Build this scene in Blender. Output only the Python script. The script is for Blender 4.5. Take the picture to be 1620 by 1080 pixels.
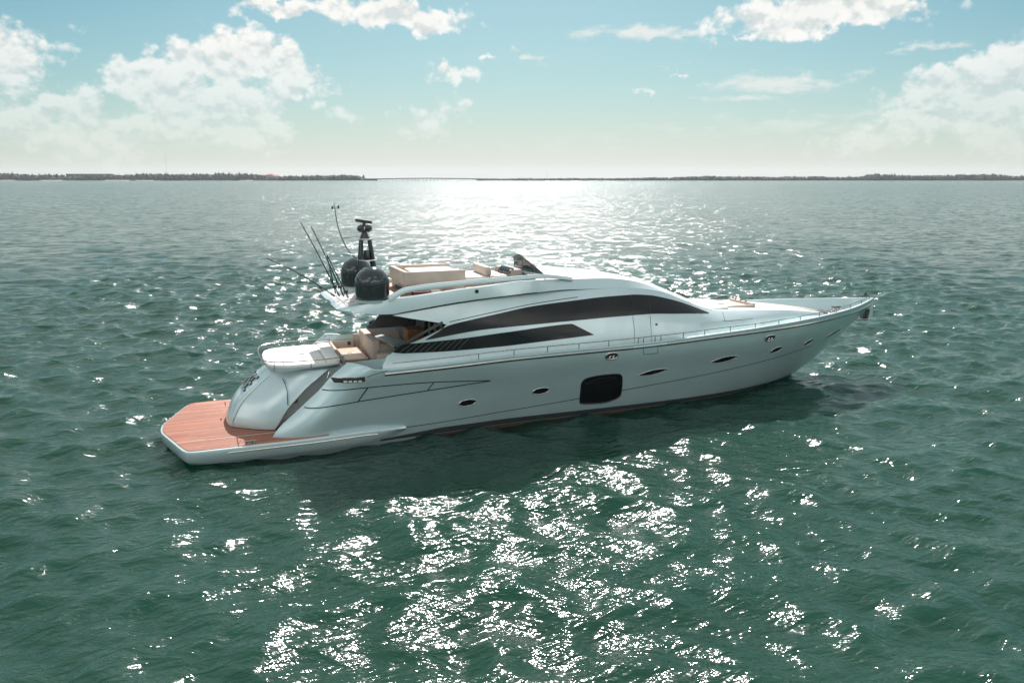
import bpy, bmesh, math, random
import numpy as np
from mathutils import Vector, Matrix

SC = bpy.context.scene
for o in list(bpy.data.objects):
    bpy.data.objects.remove(o)
rad = math.radians

# ------------------------------------------------------------------ camera
CAM_H = 9.0
cd = bpy.data.cameras.new("camera")
cam = bpy.data.objects.new("camera", cd)
SC.collection.objects.link(cam)
cd.sensor_width = 36.0
cd.lens = 1230.0 / 1620.0 * 36.0
cd.clip_start = 0.2
cd.clip_end = 80000.0
cam.location = (0, 0, CAM_H)
cam.rotation_euler = (rad(90) - math.atan((540 - 283) / 1230.0), 0, 0)
SC.camera = cam

# ------------------------------------------------------------------ light
SUN_EL, SUN_AZ = 43.0, 1.0          # degrees; azimuth clockwise from +Y
ld = bpy.data.lights.new("sun", 'SUN')
ld.energy = 4.2
ld.angle = rad(0.5)
ld.color = (1.0, 0.94, 0.91)
sun = bpy.data.objects.new("sun", ld)
SC.collection.objects.link(sun)
sun.location = (0, 60, 60)
sd = Vector((math.sin(rad(SUN_AZ)) * math.cos(rad(SUN_EL)), math.cos(rad(SUN_AZ)) * math.cos(rad(SUN_EL)), math.sin(rad(SUN_EL))))
sun.rotation_euler = sd.to_track_quat('Z', 'Y').to_euler()

SC.view_settings.view_transform = 'Standard'
SC.view_settings.look = 'None'
SC.view_settings.gamma = 1.0
EXPO = 0.80
SC.view_settings.exposure = EXPO
try:
    SC.cycles.use_denoising = True
    SC.cycles.denoiser = 'OPENIMAGEDENOISE'
    SC.cycles.max_bounces = 6
    SC.cycles.caustics_reflective = False
    SC.cycles.caustics_refractive = False
    SC.cycles.sample_clamp_indirect = 1.5
except Exception:
    pass

# ------------------------------------------------------------------ node helpers
class NT:
    def __init__(self, tree):
        self.t = tree
        self.n = tree.nodes
        self.l = tree.links
    def new(self, typ, **kw):
        nd = self.n.new(typ)
        for k, v in kw.items():
            setattr(nd, k, v)
        return nd
    def put(self, sock, v):
        if isinstance(v, bpy.types.NodeSocket):
            self.l.new(v, sock)
        elif v is not None:
            sock.default_value = v
    def math(self, op, a, b=None, c=None, clamp=False):
        nd = self.new('ShaderNodeMath', operation=op)
        nd.use_clamp = clamp
        self.put(nd.inputs[0], a)
        if b is not None: self.put(nd.inputs[1], b)
        if c is not None: self.put(nd.inputs[2], c)
        return nd.outputs[0]
    def vmath(self, op, a, b=None, scale=None):
        nd = self.new('ShaderNodeVectorMath', operation=op)
        self.put(nd.inputs[0], a)
        if b is not None: self.put(nd.inputs[1], b)
        if scale is not None: self.put(nd.inputs[3], scale)
        return nd.outputs['Value'] if op in ('LENGTH', 'DOT_PRODUCT', 'DISTANCE') else nd.outputs[0]
    def mix(self, f, a, b, blend='MIX'):
        nd = self.new('ShaderNodeMix', data_type='RGBA', blend_type=blend)
        self.put(nd.inputs[0], f)
        self.put(nd.inputs[6], a)
        self.put(nd.inputs[7], b)
        return nd.outputs[2]
    def noise(self, vec, scale, detail=3, rough=0.5, dist=0.0):
        nd = self.new('ShaderNodeTexNoise')
        self.put(nd.inputs['Vector'], vec)
        nd.inputs['Scale'].default_value = scale
        nd.inputs['Detail'].default_value = detail
        nd.inputs['Roughness'].default_value = rough
        nd.inputs['Distortion'].default_value = dist
        return nd.outputs['Fac']
    def ramp(self, f, lo, hi, a=0.0, b=1.0, smooth=True):
        nd = self.new('ShaderNodeMapRange')
        nd.interpolation_type = 'SMOOTHSTEP' if smooth else 'LINEAR'
        self.put(nd.inputs[0], f)
        for i, v in enumerate((lo, hi, a, b)):
            self.put(nd.inputs[1 + i], v)
        return nd.outputs[0]
    def comb(self, x, y, z=0.0):
        nd = self.new('ShaderNodeCombineXYZ')
        self.put(nd.inputs[0], x); self.put(nd.inputs[1], y); self.put(nd.inputs[2], z)
        return nd.outputs[0]

def C4(c):
    return (c[0], c[1], c[2], 1.0)

# ------------------------------------------------------------------ sky with clouds
def CE(c):
    k = 2 ** (-EXPO)
    return (c[0] * k, c[1] * k, c[2] * k, 1.0)
def build_world():
    w = bpy.data.worlds.new("World")
    SC.world = w
    w.cycles.sampling_method = 'MANUAL'
    w.cycles.sample_map_resolution = 512
    w.use_nodes = True
    t = NT(w.node_tree)
    t.n.clear()
    out = t.new('ShaderNodeOutputWorld')
    bg = t.new('ShaderNodeBackground')
    sky = t.new('ShaderNodeTexSky', sky_type='NISHITA')
    sky.sun_disc = False
    sky.sun_elevation = rad(SUN_EL)
    sky.sun_rotation = rad(SUN_AZ)
    sky.altitude = 0
    sky.air_density = 1.0
    sky.dust_density = 1.0
    sky.ozone_density = 1.5
    tc = t.new('ShaderNodeTexCoord')
    dirv = tc.outputs['Generated']
    sep = t.new('ShaderNodeSeparateXYZ')
    t.l.new(dirv, sep.inputs[0])
    X, Y, Z = sep.outputs
    az = t.math('MULTIPLY', t.math('ARCTAN2', X, Y), 57.2958)       # degrees
    el = t.math('MULTIPLY', t.math('ARCSINE', Z), 57.2958)
    P = t.comb(az, el)
    # soft large scale variation so the whole dome is lively
    # warped coordinates for ragged edges
    n_big = t.new('ShaderNodeTexNoise'); n_big.inputs['Scale'].default_value = 0.16
    n_big.inputs['Detail'].default_value = 2
    t.l.new(P, n_big.inputs['Vector'])
    n_sm = t.new('ShaderNodeTexNoise'); n_sm.inputs['Scale'].default_value = 0.7
    n_sm.inputs['Detail'].default_value = 5; n_sm.inputs['Roughness'].default_value = 0.6
    t.l.new(P, n_sm.inputs['Vector'])
    w1 = t.vmath('SCALE', t.vmath('SUBTRACT', n_big.outputs['Color'], (0.5, 0.5, 0.5)), scale=5.0)
    w2 = t.vmath('SCALE', t.vmath('SUBTRACT', n_sm.outputs['Color'], (0.5, 0.5, 0.5)), scale=3.0)
    PW = t.vmath('ADD', t.vmath('ADD', P, w1), w2)
    def field(blobs, warp, soft=0.62):
        cur = None
        for (a, e, ra, re, k) in blobs:
            d = t.vmath('MULTIPLY', t.vmath('SUBTRACT', warp, (a, e, 0)), (1.0 / ra, 1.0 / re, 0))
            m = t.math('MULTIPLY_ADD', t.vmath('LENGTH', d), -k / 1.0, k)      # k at centre, 0 at the rim
            cur = m if cur is None else t.math('SMOOTH_MAX', cur, m, 0.12)
        return cur
    cum = field(CUMULUS, PW)
    wis = field(WISPS, t.vmath('ADD', P, t.vmath('MULTIPLY', w2, (1.9, 0.40, 0))))
    # cauliflower detail
    def billow(vec):
        f1 = t.noise(vec, 0.55, 6, 0.53)
        v = t.new('ShaderNodeTexVoronoi'); v.feature = 'F1'
        v.inputs['Scale'].default_value = 0.75
        v.inputs['Detail'].default_value = 2.0
        v.inputs['Roughness'].default_value = 0.6
        t.put(v.inputs['Vector'], vec)
        return t.math('SUBTRACT', t.math('MULTIPLY', f1, 1.25), t.math('MULTIPLY', v.outputs['Distance'], 0.34))
    PD = t.vmath('MULTIPLY', P, (1.0, 1.25, 1.0))
    b0 = billow(PD)
    b1 = billow(t.vmath('ADD', PD, (0.10, 0.75, 0.0)))
    dens = t.math('ADD', t.math('MULTIPLY', cum, 1.5), t.math('MULTIPLY', t.math('SUBTRACT', b0, 0.44), 1.5))
    a_c = t.ramp(dens, 0.02, 0.66)
    wd = t.math('ADD', wis, t.math('MULTIPLY', t.math('SUBTRACT', t.noise(t.vmath('MULTIPLY', P, (0.55, 1.7, 1.0)), 0.9, 6, 0.65), 0.5), 2.0))
    a_w = t.ramp(wd, 0.0, 0.7, 0.0, 0.85)
    # lit tops, greyer hearts and bases
    grad = t.math('SUBTRACT', b0, b1)
    lit = t.ramp(grad, -0.30, 0.14)
    thick = t.ramp(dens, 0.4, 1.8)
    lit2 = t.math('SUBTRACT', lit, t.math('MULTIPLY', thick, 0.18), clamp=True)
    ccol = t.mix(lit2, CE((0.68, 0.73, 0.73)), CE((1.0, 0.985, 0.945)))
    # added clouds behind the camera are boosted to fill the shaded hull
    ccol = t.vmath('SCALE', ccol, scale=t.ramp(Y, 0.5, -0.6, 1.0, 2.1))
    wcol = CE((0.86, 0.87, 0.83))
    # Nishita, graded teal
    base = t.mix(1.0, sky.outputs[0], C4(SKY_TINT), 'MULTIPLY')
    scl = t.vmath('SCALE', base, scale=SKY_GAIN)
    # milky air toward the horizon
    hz = t.math('POWER', 2.71828, t.math('MULTIPLY', t.math('MAXIMUM', el, 0.0), -0.155))
    side = t.ramp(t.math('ABSOLUTE', t.math('SUBTRACT', az, 2.0)), 0.0, 45.0, 0.06, -0.20)
    hz2 = t.math('ADD', t.math('MULTIPLY', hz, 0.98), side, clamp=True)
    hz2 = t.math('MAXIMUM', hz2, t.ramp(el, 12.5, 24.0, 0.0, 0.80))  # unseen upper sky whitened, added to brighten the water's reflections
    hcol = t.mix(t.ramp(el, 0.5, 8.0), CE((0.745, 0.725, 0.695)), CE((0.61, 0.705, 0.725)))
    col = t.mix(hz2, scl, hcol)
    a_w2 = t.math('MULTIPLY', a_w, t.ramp(hz, 0.95, 0.2))
    col = t.mix(a_w2, col, wcol)
    a_c2 = t.math('MULTIPLY', a_c, t.ramp(el, 0.3, 9.0, 0.10, 0.97, smooth=False))
    col = t.mix(a_c2, col, ccol)
    t.l.new(col, bg.inputs['Color'])
    bg.inputs['Strength'].default_value = SKY_STRENGTH
    # colours above are display-referred; undo the Background strength for them
    fix = t.vmath('SCALE', col, scale=1.0 / SKY_STRENGTH)
    t.l.new(fix, bg.inputs['Color'])
    t.l.new(bg.outputs[0], out.inputs[0])

SKY_STRENGTH = 0.10
SKY_GAIN = 0.049
SKY_TINT = (0.53, 0.845, 0.825)
# azimuth, elevation, half width, half height (degrees), strength
def cl(px, py, rx, ry, k=1.0):
    f = 1230.0; p = math.atan((540 - 283) / f)
    u = (px - 810) / f; v = (540 - py) / f
    d = Vector((u, math.cos(p) + v * math.sin(p), -math.sin(p) + v * math.cos(p))).normalized()
    return (math.degrees(math.atan2(d.x, d.y)), math.degrees(math.asin(d.z)), rx / 20.0, ry / 21.5, k)
CUMULUS = [cl(5, 90, 60, 70), cl(85, 70, 45, 22, .55), cl(40, 190, 90, 55, .8), cl(130, 170, 60, 45, .9), cl(235, 115, 62, 50, 1.2),
           cl(300, 80, 55, 50, 1.1), cl(375, 90, 70, 60, 1.35), cl(330, 170, 130, 66, 1.4), cl(440, 110, 50, 40, 1.0), cl(180, 215, 200, 36, .8), cl(470, 135, 70, 30, 1.0), cl(420, 200, 60, 40, .8),
           cl(230, 210, 130, 40, .7), cl(470, 15, 110, 26, 1.0), cl(630, 28, 130, 36, 1.25), cl(715, 125, 62, 26, .9), cl(545, 180, 50, 22, .6),
           cl(680, 190, 80, 32, .7), cl(1290, 30, 170, 42, 1.3), cl(1420, 0, 90, 25, .9), cl(1180, 65, 60, 15, .6), cl(1070, 103, 28, 9, .7),
           cl(1015, 156, 30, 8, .7), cl(1525, 72, 18, 16, .5), cl(1600, 110, 80, 60, 1.3), cl(1530, 165, 120, 56, 1.4), cl(1350, 235, 120, 22, .6), cl(1420, 215, 110, 32, 1.0),
           cl(1600, 210, 110, 50, 1.2), cl(770, 96, 22, 12, .5), cl(815, 78, 24, 12, .5)]
# unseen cumulus added behind the camera to brighten the hull
for (a, e, ra, re, k) in ((125, 14, 16, 11, 1.2), (150, 20, 22, 13, 1.3), (178, 13, 24, 10, 1.3), (205, 22, 22, 14, 1.3), (232, 15, 20, 11, 1.2), (190, 42, 26, 10, 1.0), (140, 48, 20, 9, .9), (262, 18, 14, 9, 1.0), (96, 16, 14, 9, 1.0)):
    CUMULUS.append((a if a <= 180 else a - 360, e, ra, re, k))
# unseen broken cloud added overhead to brighten what the water reflects
for (a, e, ra, re, k) in ((-32, 24, 16, 6, 1.1), (8, 29, 20, 6, 1.0), (38, 23, 14, 5, 1.1), (-10, 45, 24, 7, 1.0), (30, 50, 20, 7, 1.0), (-60, 20, 14, 7, 1.1), (66, 26, 16, 7, 1.1), (-50, 44, 20, 7, 1.0), (0, 70, 50, 8, 1.0)):
    CUMULUS.append((a, e, ra, re, k))
WISPS = [cl(1010, 52, 120, 12, .7), cl(1240, 132, 110, 18, .8), cl(1180, 155, 70, 7, .6), cl(850, 96, 30, 8, .5), cl(1460, 75, 60, 7, .5), cl(1290, 200, 260, 20, .45),
         cl(120, 240, 300, 30, .5), cl(900, 230, 300, 22, .3)]
build_world()

# ------------------------------------------------------------------ object helpers
COL = SC.collection
def link(name, me, mat=None, parent=None, smooth=True, angle=35):
    o = bpy.data.objects.new(name, me)
    COL.objects.link(o)
    if mat is not None:
        me.materials.append(mat)
    if smooth:
        for p in me.polygons: p.use_smooth = True
        me.set_sharp_from_angle(angle=rad(angle))
    if parent is not None:
        o.parent = parent
    return o
def tag(o, label=None, cat=None, group=None, kind=None):
    if label: o["label"] = label
    if cat: o["category"] = cat
    if group: o["group"] = group
    if kind: o["kind"] = kind
    return o
def mesh(vs, fs):
    me = bpy.data.meshes.new("mesh")
    me.from_pydata([tuple(map(float, v)) for v in vs], [], fs)
    me.validate()
    me.update()
    return me
class MB:
    """collects geometry for ONE part"""
    def __init__(self): self.v = []; self.f = []
    def add(self, vs, fs):
        k = len(self.v); self.v += [tuple(map(float, v)) for v in vs]; self.f += [tuple(i + k for i in f) for f in fs]
        return self
    def grid(self, rows, close_u=False, close_v=False, flip=False):
        n, m = len(rows), len(rows[0])
        vs = [p for r in rows for p in r]; fs = []
        for i in range(n if close_u else n - 1):
            for j in range(m if close_v else m - 1):
                a = i * m + j; b = i * m + (j + 1) % m; c = ((i + 1) % n) * m + (j + 1) % m; d = ((i + 1) % n) * m + j
                fs.append((a, d, c, b) if flip else (a, b, c, d))
        return self.add(vs, fs)
    def box(self, c, s, rz=0.0, bev=0.0, ry=0.0, taper=1.0):
        bm = bmesh.new()
        bmesh.ops.create_cube(bm, size=1.0)
        for v in bm.verts:
            k = taper if v.co.z > 0 else 1.0
            v.co = Vector((v.co.x * s[0] * k, v.co.y * s[1] * k, v.co.z * s[2]))
        if bev > 0:
            bmesh.ops.bevel(bm, geom=bm.edges[:], offset=bev, segments=3, profile=.5, affect='EDGES')
        M = Matrix.Translation(c) @ Matrix.Rotation(rz, 4, 'Z') @ Matrix.Rotation(ry, 4, 'Y')
        bm.transform(M)
        bm.verts.index_update()
        self.add([v.co for v in bm.verts], [tuple(v.index for v in f.verts) for f in bm.faces])
        bm.free()
        return self
    def tube(self, pts, r, seg=8, caps=True, sx=1.0):
        pts = [Vector(p) for p in pts]
        n = len(pts)
        rs = r if isinstance(r, (list, tuple)) else [r] * n
        rows = []
        up = Vector((0, 0, 1))
        for i in range(n):
            d = (pts[min(n - 1, i + 1)] - pts[max(0, i - 1)]).normalized()
            ref = up if abs(d.z) < .95 else Vector((1, 0, 0))
            a = d.cross(ref).normalized(); b = a.cross(d).normalized()
            rows.append([pts[i] + (a * math.cos(2 * math.pi * k / seg) * sx + b * math.sin(2 * math.pi * k / seg)) * rs[i] for k in range(seg)])
        self.grid(rows, close_v=True)
        if caps:
            k = len(self.v)
            self.f.append(tuple(k - n * seg + j for j in range(seg))[::-1])
            self.f.append(tuple(k - seg + j for j in range(seg)))
        return self
    def lathe(self, prof, c, seg=24, axis='Z'):
        rows = []
        for (r, h) in prof:
            row = []
            for k in range(seg):
                a = 2 * math.pi * k / seg
                p = (r * math.cos(a), r * math.sin(a), h)
                if axis == 'Y': p = (p[0], p[2], p[1])
                if axis == 'X': p = (p[2], p[0], p[1])
                row.append((p[0] + c[0], p[1] + c[1], p[2] + c[2]))
            rows.append(row)
        self.grid(rows, close_v=True)
        k = len(self.v)
        self.f.append(tuple(k - seg + j for j in range(seg)))
        self.f.append(tuple(k - len(prof) * seg + j for j in range(seg))[::-1])
        return self
    def prism(self, poly, z0, z1, bev=0.0, seg=3):
        bm = bmesh.new()
        vs = [bm.verts.new((p[0], p[1], z0)) for p in poly]
        f = bm.faces.new(vs)
        r = bmesh.ops.extrude_face_region(bm, geom=[f])
        for e in r['geom']:
            if isinstance(e, bmesh.types.BMVert): e.co.z = z1
        bmesh.ops.recalc_face_normals(bm, faces=bm.faces[:])
        if bev:
            es = [e for e in bm.edges if abs(e.verts[0].co.z - z1) < 1e-5 and abs(e.verts[1].co.z - z1) < 1e-5]
            bmesh.ops.bevel(bm, geom=es, offset=bev, segments=seg, profile=.5, affect='EDGES')
        bm.verts.index_update()
        self.add([v.co for v in bm.verts], [tuple(v.index for v in f.verts) for f in bm.faces])
        bm.free()
        return self
    def build(self, name, mat, parent=None, smooth=True, angle=35, recalc=True):
        me = mesh(self.v, self.f)
        bm = bmesh.new(); bm.from_mesh(me)
        bmesh.ops.remove_doubles(bm, verts=bm.verts[:], dist=1e-5)
        if recalc: bmesh.ops.recalc_face_normals(bm, faces=bm.faces[:])
        bm.to_mesh(me); bm.free()
        return link(name, me, mat, parent, smooth, angle)
def bez(pts, n=12):
    """Catmull-Rom through points"""
    P = [Vector(p) for p in pts]; out = []
    for i in range(len(P) - 1):
        p0 = P[max(0, i - 1)]; p1 = P[i]; p2 = P[i + 1]; p3 = P[min(len(P) - 1, i + 2)]
        for k in range(n):
            t = k / n
            out.append(0.5 * ((2 * p1) + (p2 - p0) * t + (2 * p0 - 5 * p1 + 4 * p2 - p3) * t * t + (3 * p1 - p0 - 3 * p2 + p3) * t ** 3))
    out.append(P[-1])
    return out

# ------------------------------------------------------------------ materials
def mat(name, col, rough=0.5, metal=0.0, var=0.06, vscale=3.0, coat=0.0, spec=0.5, bump=0.0, bscale=30.0, col2=None, ior=None):
    m = bpy.data.materials.new(name); m.use_nodes = True
    t = NT(m.node_tree)
    b = t.n['Principled BSDF']
    tc = t.new('ShaderNodeTexCoord')
    n = t.noise(tc.outputs['Object'], vscale, 4, 0.6)
    c2 = col2 if col2 else tuple(max(0, c * (1 - var * 2)) for c in col)
    c1 = col if col2 else tuple(min(1, c * (1 + var)) for c in col)
    t.l.new(t.mix(t.ramp(n, 0.3, 0.7), C4(c1), C4(c2)), b.inputs['Base Color'])
    t.l.new(t.ramp(t.noise(tc.outputs['Object'], vscale * 2.3, 3), 0.3, 0.7, max(0.02, rough - 0.04), rough + 0.05), b.inputs['Roughness'])
    b.inputs['Metallic'].default_value = metal
    b.inputs['Coat Weight'].default_value = coat
    b.inputs['Coat Roughness'].default_value = 0.06
    b.inputs['Specular IOR Level'].default_value = spec
    if ior: b.inputs['IOR'].default_value = ior
    if bump:
        bp = t.new('ShaderNodeBump'); bp.inputs['Strength'].default_value = 1.0
        bp.inputs['Distance'].default_value = bump
        t.l.new(t.noise(tc.outputs['Object'], bscale, 3), bp.inputs['Height'])
        t.l.new(bp.outputs[0], b.inputs['Normal'])
    return m
M = {}
M['paint'] = mat('silver_paint', (0.60, 0.70, 0.71), 0.32, 0.42, 0.03, 0.5, coat=0.7)
M['paint_low'] = mat('silver_paint_hull', (0.54, 0.66, 0.67), 0.34, 0.42, 0.03, 0.5, coat=0.55)
M['boot'] = mat('boot_stripe', (0.05, 0.055, 0.055), 0.45)
M['anti'] = mat('antifouling', (0.13, 0.09, 0.075), 0.7)
M['louvre'] = mat('louvre_paint', (0.075, 0.095, 0.085), 0.4)
M['wing'] = mat('smoked_wing', (0.10, 0.10, 0.105), 0.3, 0.0, 0.1, 0.7)
M['white'] = mat('gelcoat_white', (0.78, 0.77, 0.74), 0.28, 0.0, 0.02, 1.0, coat=0.3)
M['cushion'] = mat('white_vinyl', (0.80, 0.78, 0.74), 0.6, 0.0, 0.03, 2.0, bump=0.002, bscale=60)
M['beige'] = mat('beige_fabric', (0.56, 0.46, 0.39), 0.8, 0.0, 0.05, 2.0, bump=0.002, bscale=90)
M['beige_pale'] = mat('pale_upholstery', (0.64, 0.56, 0.49), 0.75, 0.0, 0.05, 2.0)
M['taupe'] = mat('taupe_upholstery', (0.40, 0.345, 0.30), 0.7, 0.0, 0.06, 2.0)
M['glass'] = mat('dark_glass', (0.010, 0.012, 0.013), 0.06, 0.0, 0.1, 0.7, coat=0.0, spec=0.26)
M['glass_soft'] = mat('dark_glass_side', (0.020, 0.019, 0.020), 0.10, 0.0, 0.1, 0.7, spec=0.32)
M['black'] = mat('black_paint', (0.012, 0.016, 0.018), 0.22, 0.0, 0.1, 2.0, coat=0.5)
M['black_dome'] = mat('black_dome_paint', (0.010, 0.016, 0.018), 0.10, 0.0, 0.1, 2.0, coat=0.6, spec=0.6)
M['dark'] = mat('dark_rubber', (0.02, 0.022, 0.024), 0.6)
M['line'] = mat('panel_gap', (0.015, 0.03, 0.035), 0.6)
M['steel'] = mat('stainless', (0.62, 0.60, 0.57), 0.16, 1.0, 0.05, 6.0)
M['rail'] = mat('rail_stainless', (0.30, 0.27, 0.25), 0.25, 1.0, 0.05, 6.0)
M['wood'] = mat('varnished_wood', (0.34, 0.15, 0.07), 0.3, 0.0, 0.2, 4.0, coat=0.5)
M['tabletop'] = mat('pale_table_top', (0.70, 0.50, 0.36), 0.35, 0.0, 0.05, 3.0, coat=0.3)
M['inter'] = mat('interior_dark', (0.03, 0.024, 0.02), 0.6)
M['inter_brown'] = mat('interior_brown', (0.09, 0.05, 0.035), 0.5, var=0.2)
M['red'] = mat('dark_red_cloth', (0.10, 0.02, 0.02), 0.7)

def teak_mat():
    m = bpy.data.materials.new('teak_planks'); m.use_nodes = True
    t = NT(m.node_tree); b = t.n['Principled BSDF']
    tc = t.new('ShaderNodeTexCoord')
    sep = t.new('ShaderNodeSeparateXYZ'); t.l.new(tc.outputs['Object'], sep.inputs[0])
    x, y, z = sep.outputs
    pl = t.math('DIVIDE', y, 0.11)
    idx = t.math('FLOOR', pl)
    fr = t.math('SUBTRACT', pl, idx)
    seam = t.math('LESS_THAN', fr, 0.16)
    wn = t.new('ShaderNodeTexWhiteNoise', noise_dimensions='2D')
    t.l.new(t.comb(idx, t.math('FLOOR', t.math('MULTIPLY_ADD', x, 0.45, t.math('MULTIPLY', idx, 0.37)))), wn.inputs['Vector'])
    grain = t.noise(t.vmath('MULTIPLY', tc.outputs['Object'], (1.2, 26.0, 1.0)), 1.6, 5, 0.65)
    blot = t.noise(tc.outputs['Object'], 0.9, 4, 0.6)
    c = t.mix(grain, C4((0.21, 0.060, 0.032)), C4((0.42, 0.135, 0.075)))
    c = t.mix(t.math('MULTIPLY', wn.outputs[0], 0.55), c, C4((0.56, 0.25, 0.16)))
    c = t.mix(t.ramp(blot, 0.45, 0.75, 0.0, 0.45), c, C4((0.24, 0.13, 0.10)))
    c = t.mix(t.math('MULTIPLY', seam, 0.9), c, C4((0.07, 0.04, 0.03)))
    t.l.new(c, b.inputs['Base Color'])
    t.l.new(t.ramp(blot, 0.3, 0.7, 0.45, 0.7), b.inputs['Roughness'])
    bp = t.new('ShaderNodeBump'); bp.inputs['Distance'].default_value = 0.003
    t.l.new(t.math('SUBTRACT', grain, seam), bp.inputs['Height']); t.l.new(bp.outputs[0], b.inputs['Normal'])
    return m
M['teak'] = teak_mat()

# ------------------------------------------------------------------ yacht lines (metres; x forward, y to port, z up)
def T(tab):
    xs = [a for a, _ in tab]; ys = [b for _, b in tab]
    def smooth(x):
        return float(np.interp(x, xs, ys))
    # smooth cubic (monotone-ish Catmull-Rom)
    n = len(xs)
    m = [0.0] * n
    d = [(ys[i + 1] - ys[i]) / (xs[i + 1] - xs[i]) for i in range(n - 1)]
    for i in range(1, n - 1):
        m[i] = 0.0 if d[i - 1] * d[i] <= 0 else 2 * d[i - 1] * d[i] / (d[i - 1] + d[i])
    if n > 1:
        m[0] = d[0]; m[-1] = d[-1]
    def fn(x):
        if x <= xs[0]: return ys[0]
        if x >= xs[-1]: return ys[-1]
        i = int(np.searchsorted(xs, x)) - 1
        i = max(0, min(n - 2, i))
        h = xs[i + 1] - xs[i]; s = (x - xs[i]) / h
        return ((2*s**3 - 3*s**2 + 1) * ys[i] + (s**3 - 2*s**2 + s) * h * m[i] + (-2*s**3 + 3*s**2) * ys[i + 1] + (s**3 - s**2) * h * m[i + 1])
    return fn
stem_x = T([(-0.7, 24.3), (0, 26.4), (.48, 27.3), (.94, 28.02), (1.44, 28.72), (2.09, 29.62), (3.09, 30.8), (3.45, 31.1)])
sheer_z = T([(4, 2.5), (6.4, 2.55), (8.4, 2.59), (11.4, 2.68), (15.7, 2.72), (17.6, 2.76), (20.5, 2.88), (26, 3.02), (29, 3.07), (31, 3.12)])
top_z = T([(4.6, 2.9), (5.3, 2.93), (6.0, 2.83), (6.6, 2.69), (7.4, 2.67), (8.4, 2.69), (11.4, 2.78), (15.7, 2.82), (17.6, 2.86), (20.5, 2.99), (23, 3.10), (26, 3.21), (29, 3.29), (31, 3.37)])
ridge_x = T([(-1, 2.72), (.5, 2.72), (.61, 2.76), (1.59, 3.77), (2.09, 4.34), (2.5, 4.70), (2.93, 5.25)])
_B = T([(-0.7, 1.7), (0, 2.3), (0.9, 2.62), (1.6, 2.82), (2.6, 3.08), (3.4, 3.12)])
_L = T([(-0.7, 14), (0, 13), (3.1, 11.5)])
_P = T([(0, 3.4), (3.1, 2.55)])
def hull_y(x, z):
    t = stem_x(z) - x
    if t <= 0: return 0.0
    q = min(1.0, t / _L(z))
    b = _B(z) * (1 - (1 - q) ** _P(z))
    if z < 2.2: b += 0.46 * max(0.0, min(1.0, (11 - x) / 7.0)) * (1 - max(0, z) / 2.2)
    d = x - ridge_x(z)
    r = max(0.0, min(1.0, d / 1.5))
    b -= 0.42 * (1 - r) ** 2.4
    return b
house_base_y = T([(6.4, 2.58), (10, 2.6), (18, 2.55), (20, 2.4), (22, 2.15), (24, 1.8), (26, 1.3), (27.5, .75), (28.6, .12)])
crease_z = T([(6.5, 3.02), (9, 3.02), (10.6, 3.04), (12.5, 3.1), (14.8, 3.19), (16.6, 3.28), (18.25, 3.33), (20.9, 3.30), (24.6, 3.02), (27, 2.75), (28.6, 2.56)])
def crease_y(x): return house_base_y(x) - 0.14
eave_z = T([(6.9, 4.40), (7.3, 4.44), (9.2, 4.64), (11, 4.77), (12, 4.82), (13.4, 4.86), (15, 4.86), (16.5, 4.81), (17.8, 4.62), (19, 4.18), (20.1, 3.77), (20.9, 3.62), (22.4, 3.53), (24.6, 3.36), (27, 3.02), (28.6, 2.68)])
eave_y = T([(6.9, 2.32), (9, 2.22), (11, 2.06), (13, 1.93), (16.5, 1.88), (18, 1.8), (20.3, 1.62), (22, 1.52), (24.6, 1.3), (27, .7), (28.6, .06)])
def house_y(x, z):
    zc, ze = crease_z(x), eave_z(x)
    if z <= zc: return crease_y(x) + 0.14 * (zc - z) / max(.05, zc - 2.4)
    w = (z - zc) / max(.02, ze - zc)
    return crease_y(x) + (eave_y(x) - crease_y(x)) * min(w, 1.4) + 0.05 * math.sin(math.pi * min(1, w))
# ------------------------------------------------------------------ the yacht
YAW = rad(21.2)
yacht = bpy.data.objects.new("motor_yacht", None)
COL.objects.link(yacht)
yacht.location = (-11.423, 26.009, 0.0)
yacht.rotation_euler = (0, 0, YAW)
tag(yacht, "long silver grey motor yacht at anchor with dark windows, flybridge and teak swim platform", "yacht")
Yp = yacht

def lin(a, b, n): return [a + (b - a) * i / (n - 1) for i in range(n)]
def mir(rows): return [[(p[0], -p[1], p[2]) for p in r] for r in rows]

# --- hull skin
NU, NV = 150, 34
def ustep(i):
    s = i / (NU - 1)
    return 0.5 * s + 0.5 * (0.5 - 0.5 * math.cos(math.pi * s))
def hull_pt(u, v, off=0.0):
    x0 = 5.25 + u * (31.05 - 5.25)
    zt = top_z(x0)
    z = -0.7 + (zt + 0.7) * v
    xa = ridge_x(z); xe = stem_x(z)
    x = xa + u * (xe - xa)
    return x, z
def hull_grid(side, v0=0.0, v1=1.0, n=NV, zlim=None):
    rows = []
    for i in range(NU):
        u = ustep(i)
        row = []
        for j in range(n):
            v = v0 + (v1 - v0) * j / (n - 1)
            x, z = hull_pt(u, v)
            row.append((x, side * hull_y(x, z), z))
        # cap rail and inner bulwark face
        x, z = hull_pt(u, 1.0)
        y = hull_y(x, z)
        t = min(0.16, y)
        yi = max(0.0, y - t)
        row.append((x, side * max(0, y - 0.02), z + 0.02))
        row.append((x, side * max(0, yi + 0.02), z + 0.02))
        row.append((x, side * yi, z))
        row.append((x, side * max(0, min(yi - 0.10, hull_y(x, 2.44) - 0.08)), 2.44))
        rows.append(row)
    return rows
hb = MB()
hb.grid(hull_grid(-1)); hb.grid(hull_grid(1))
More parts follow.
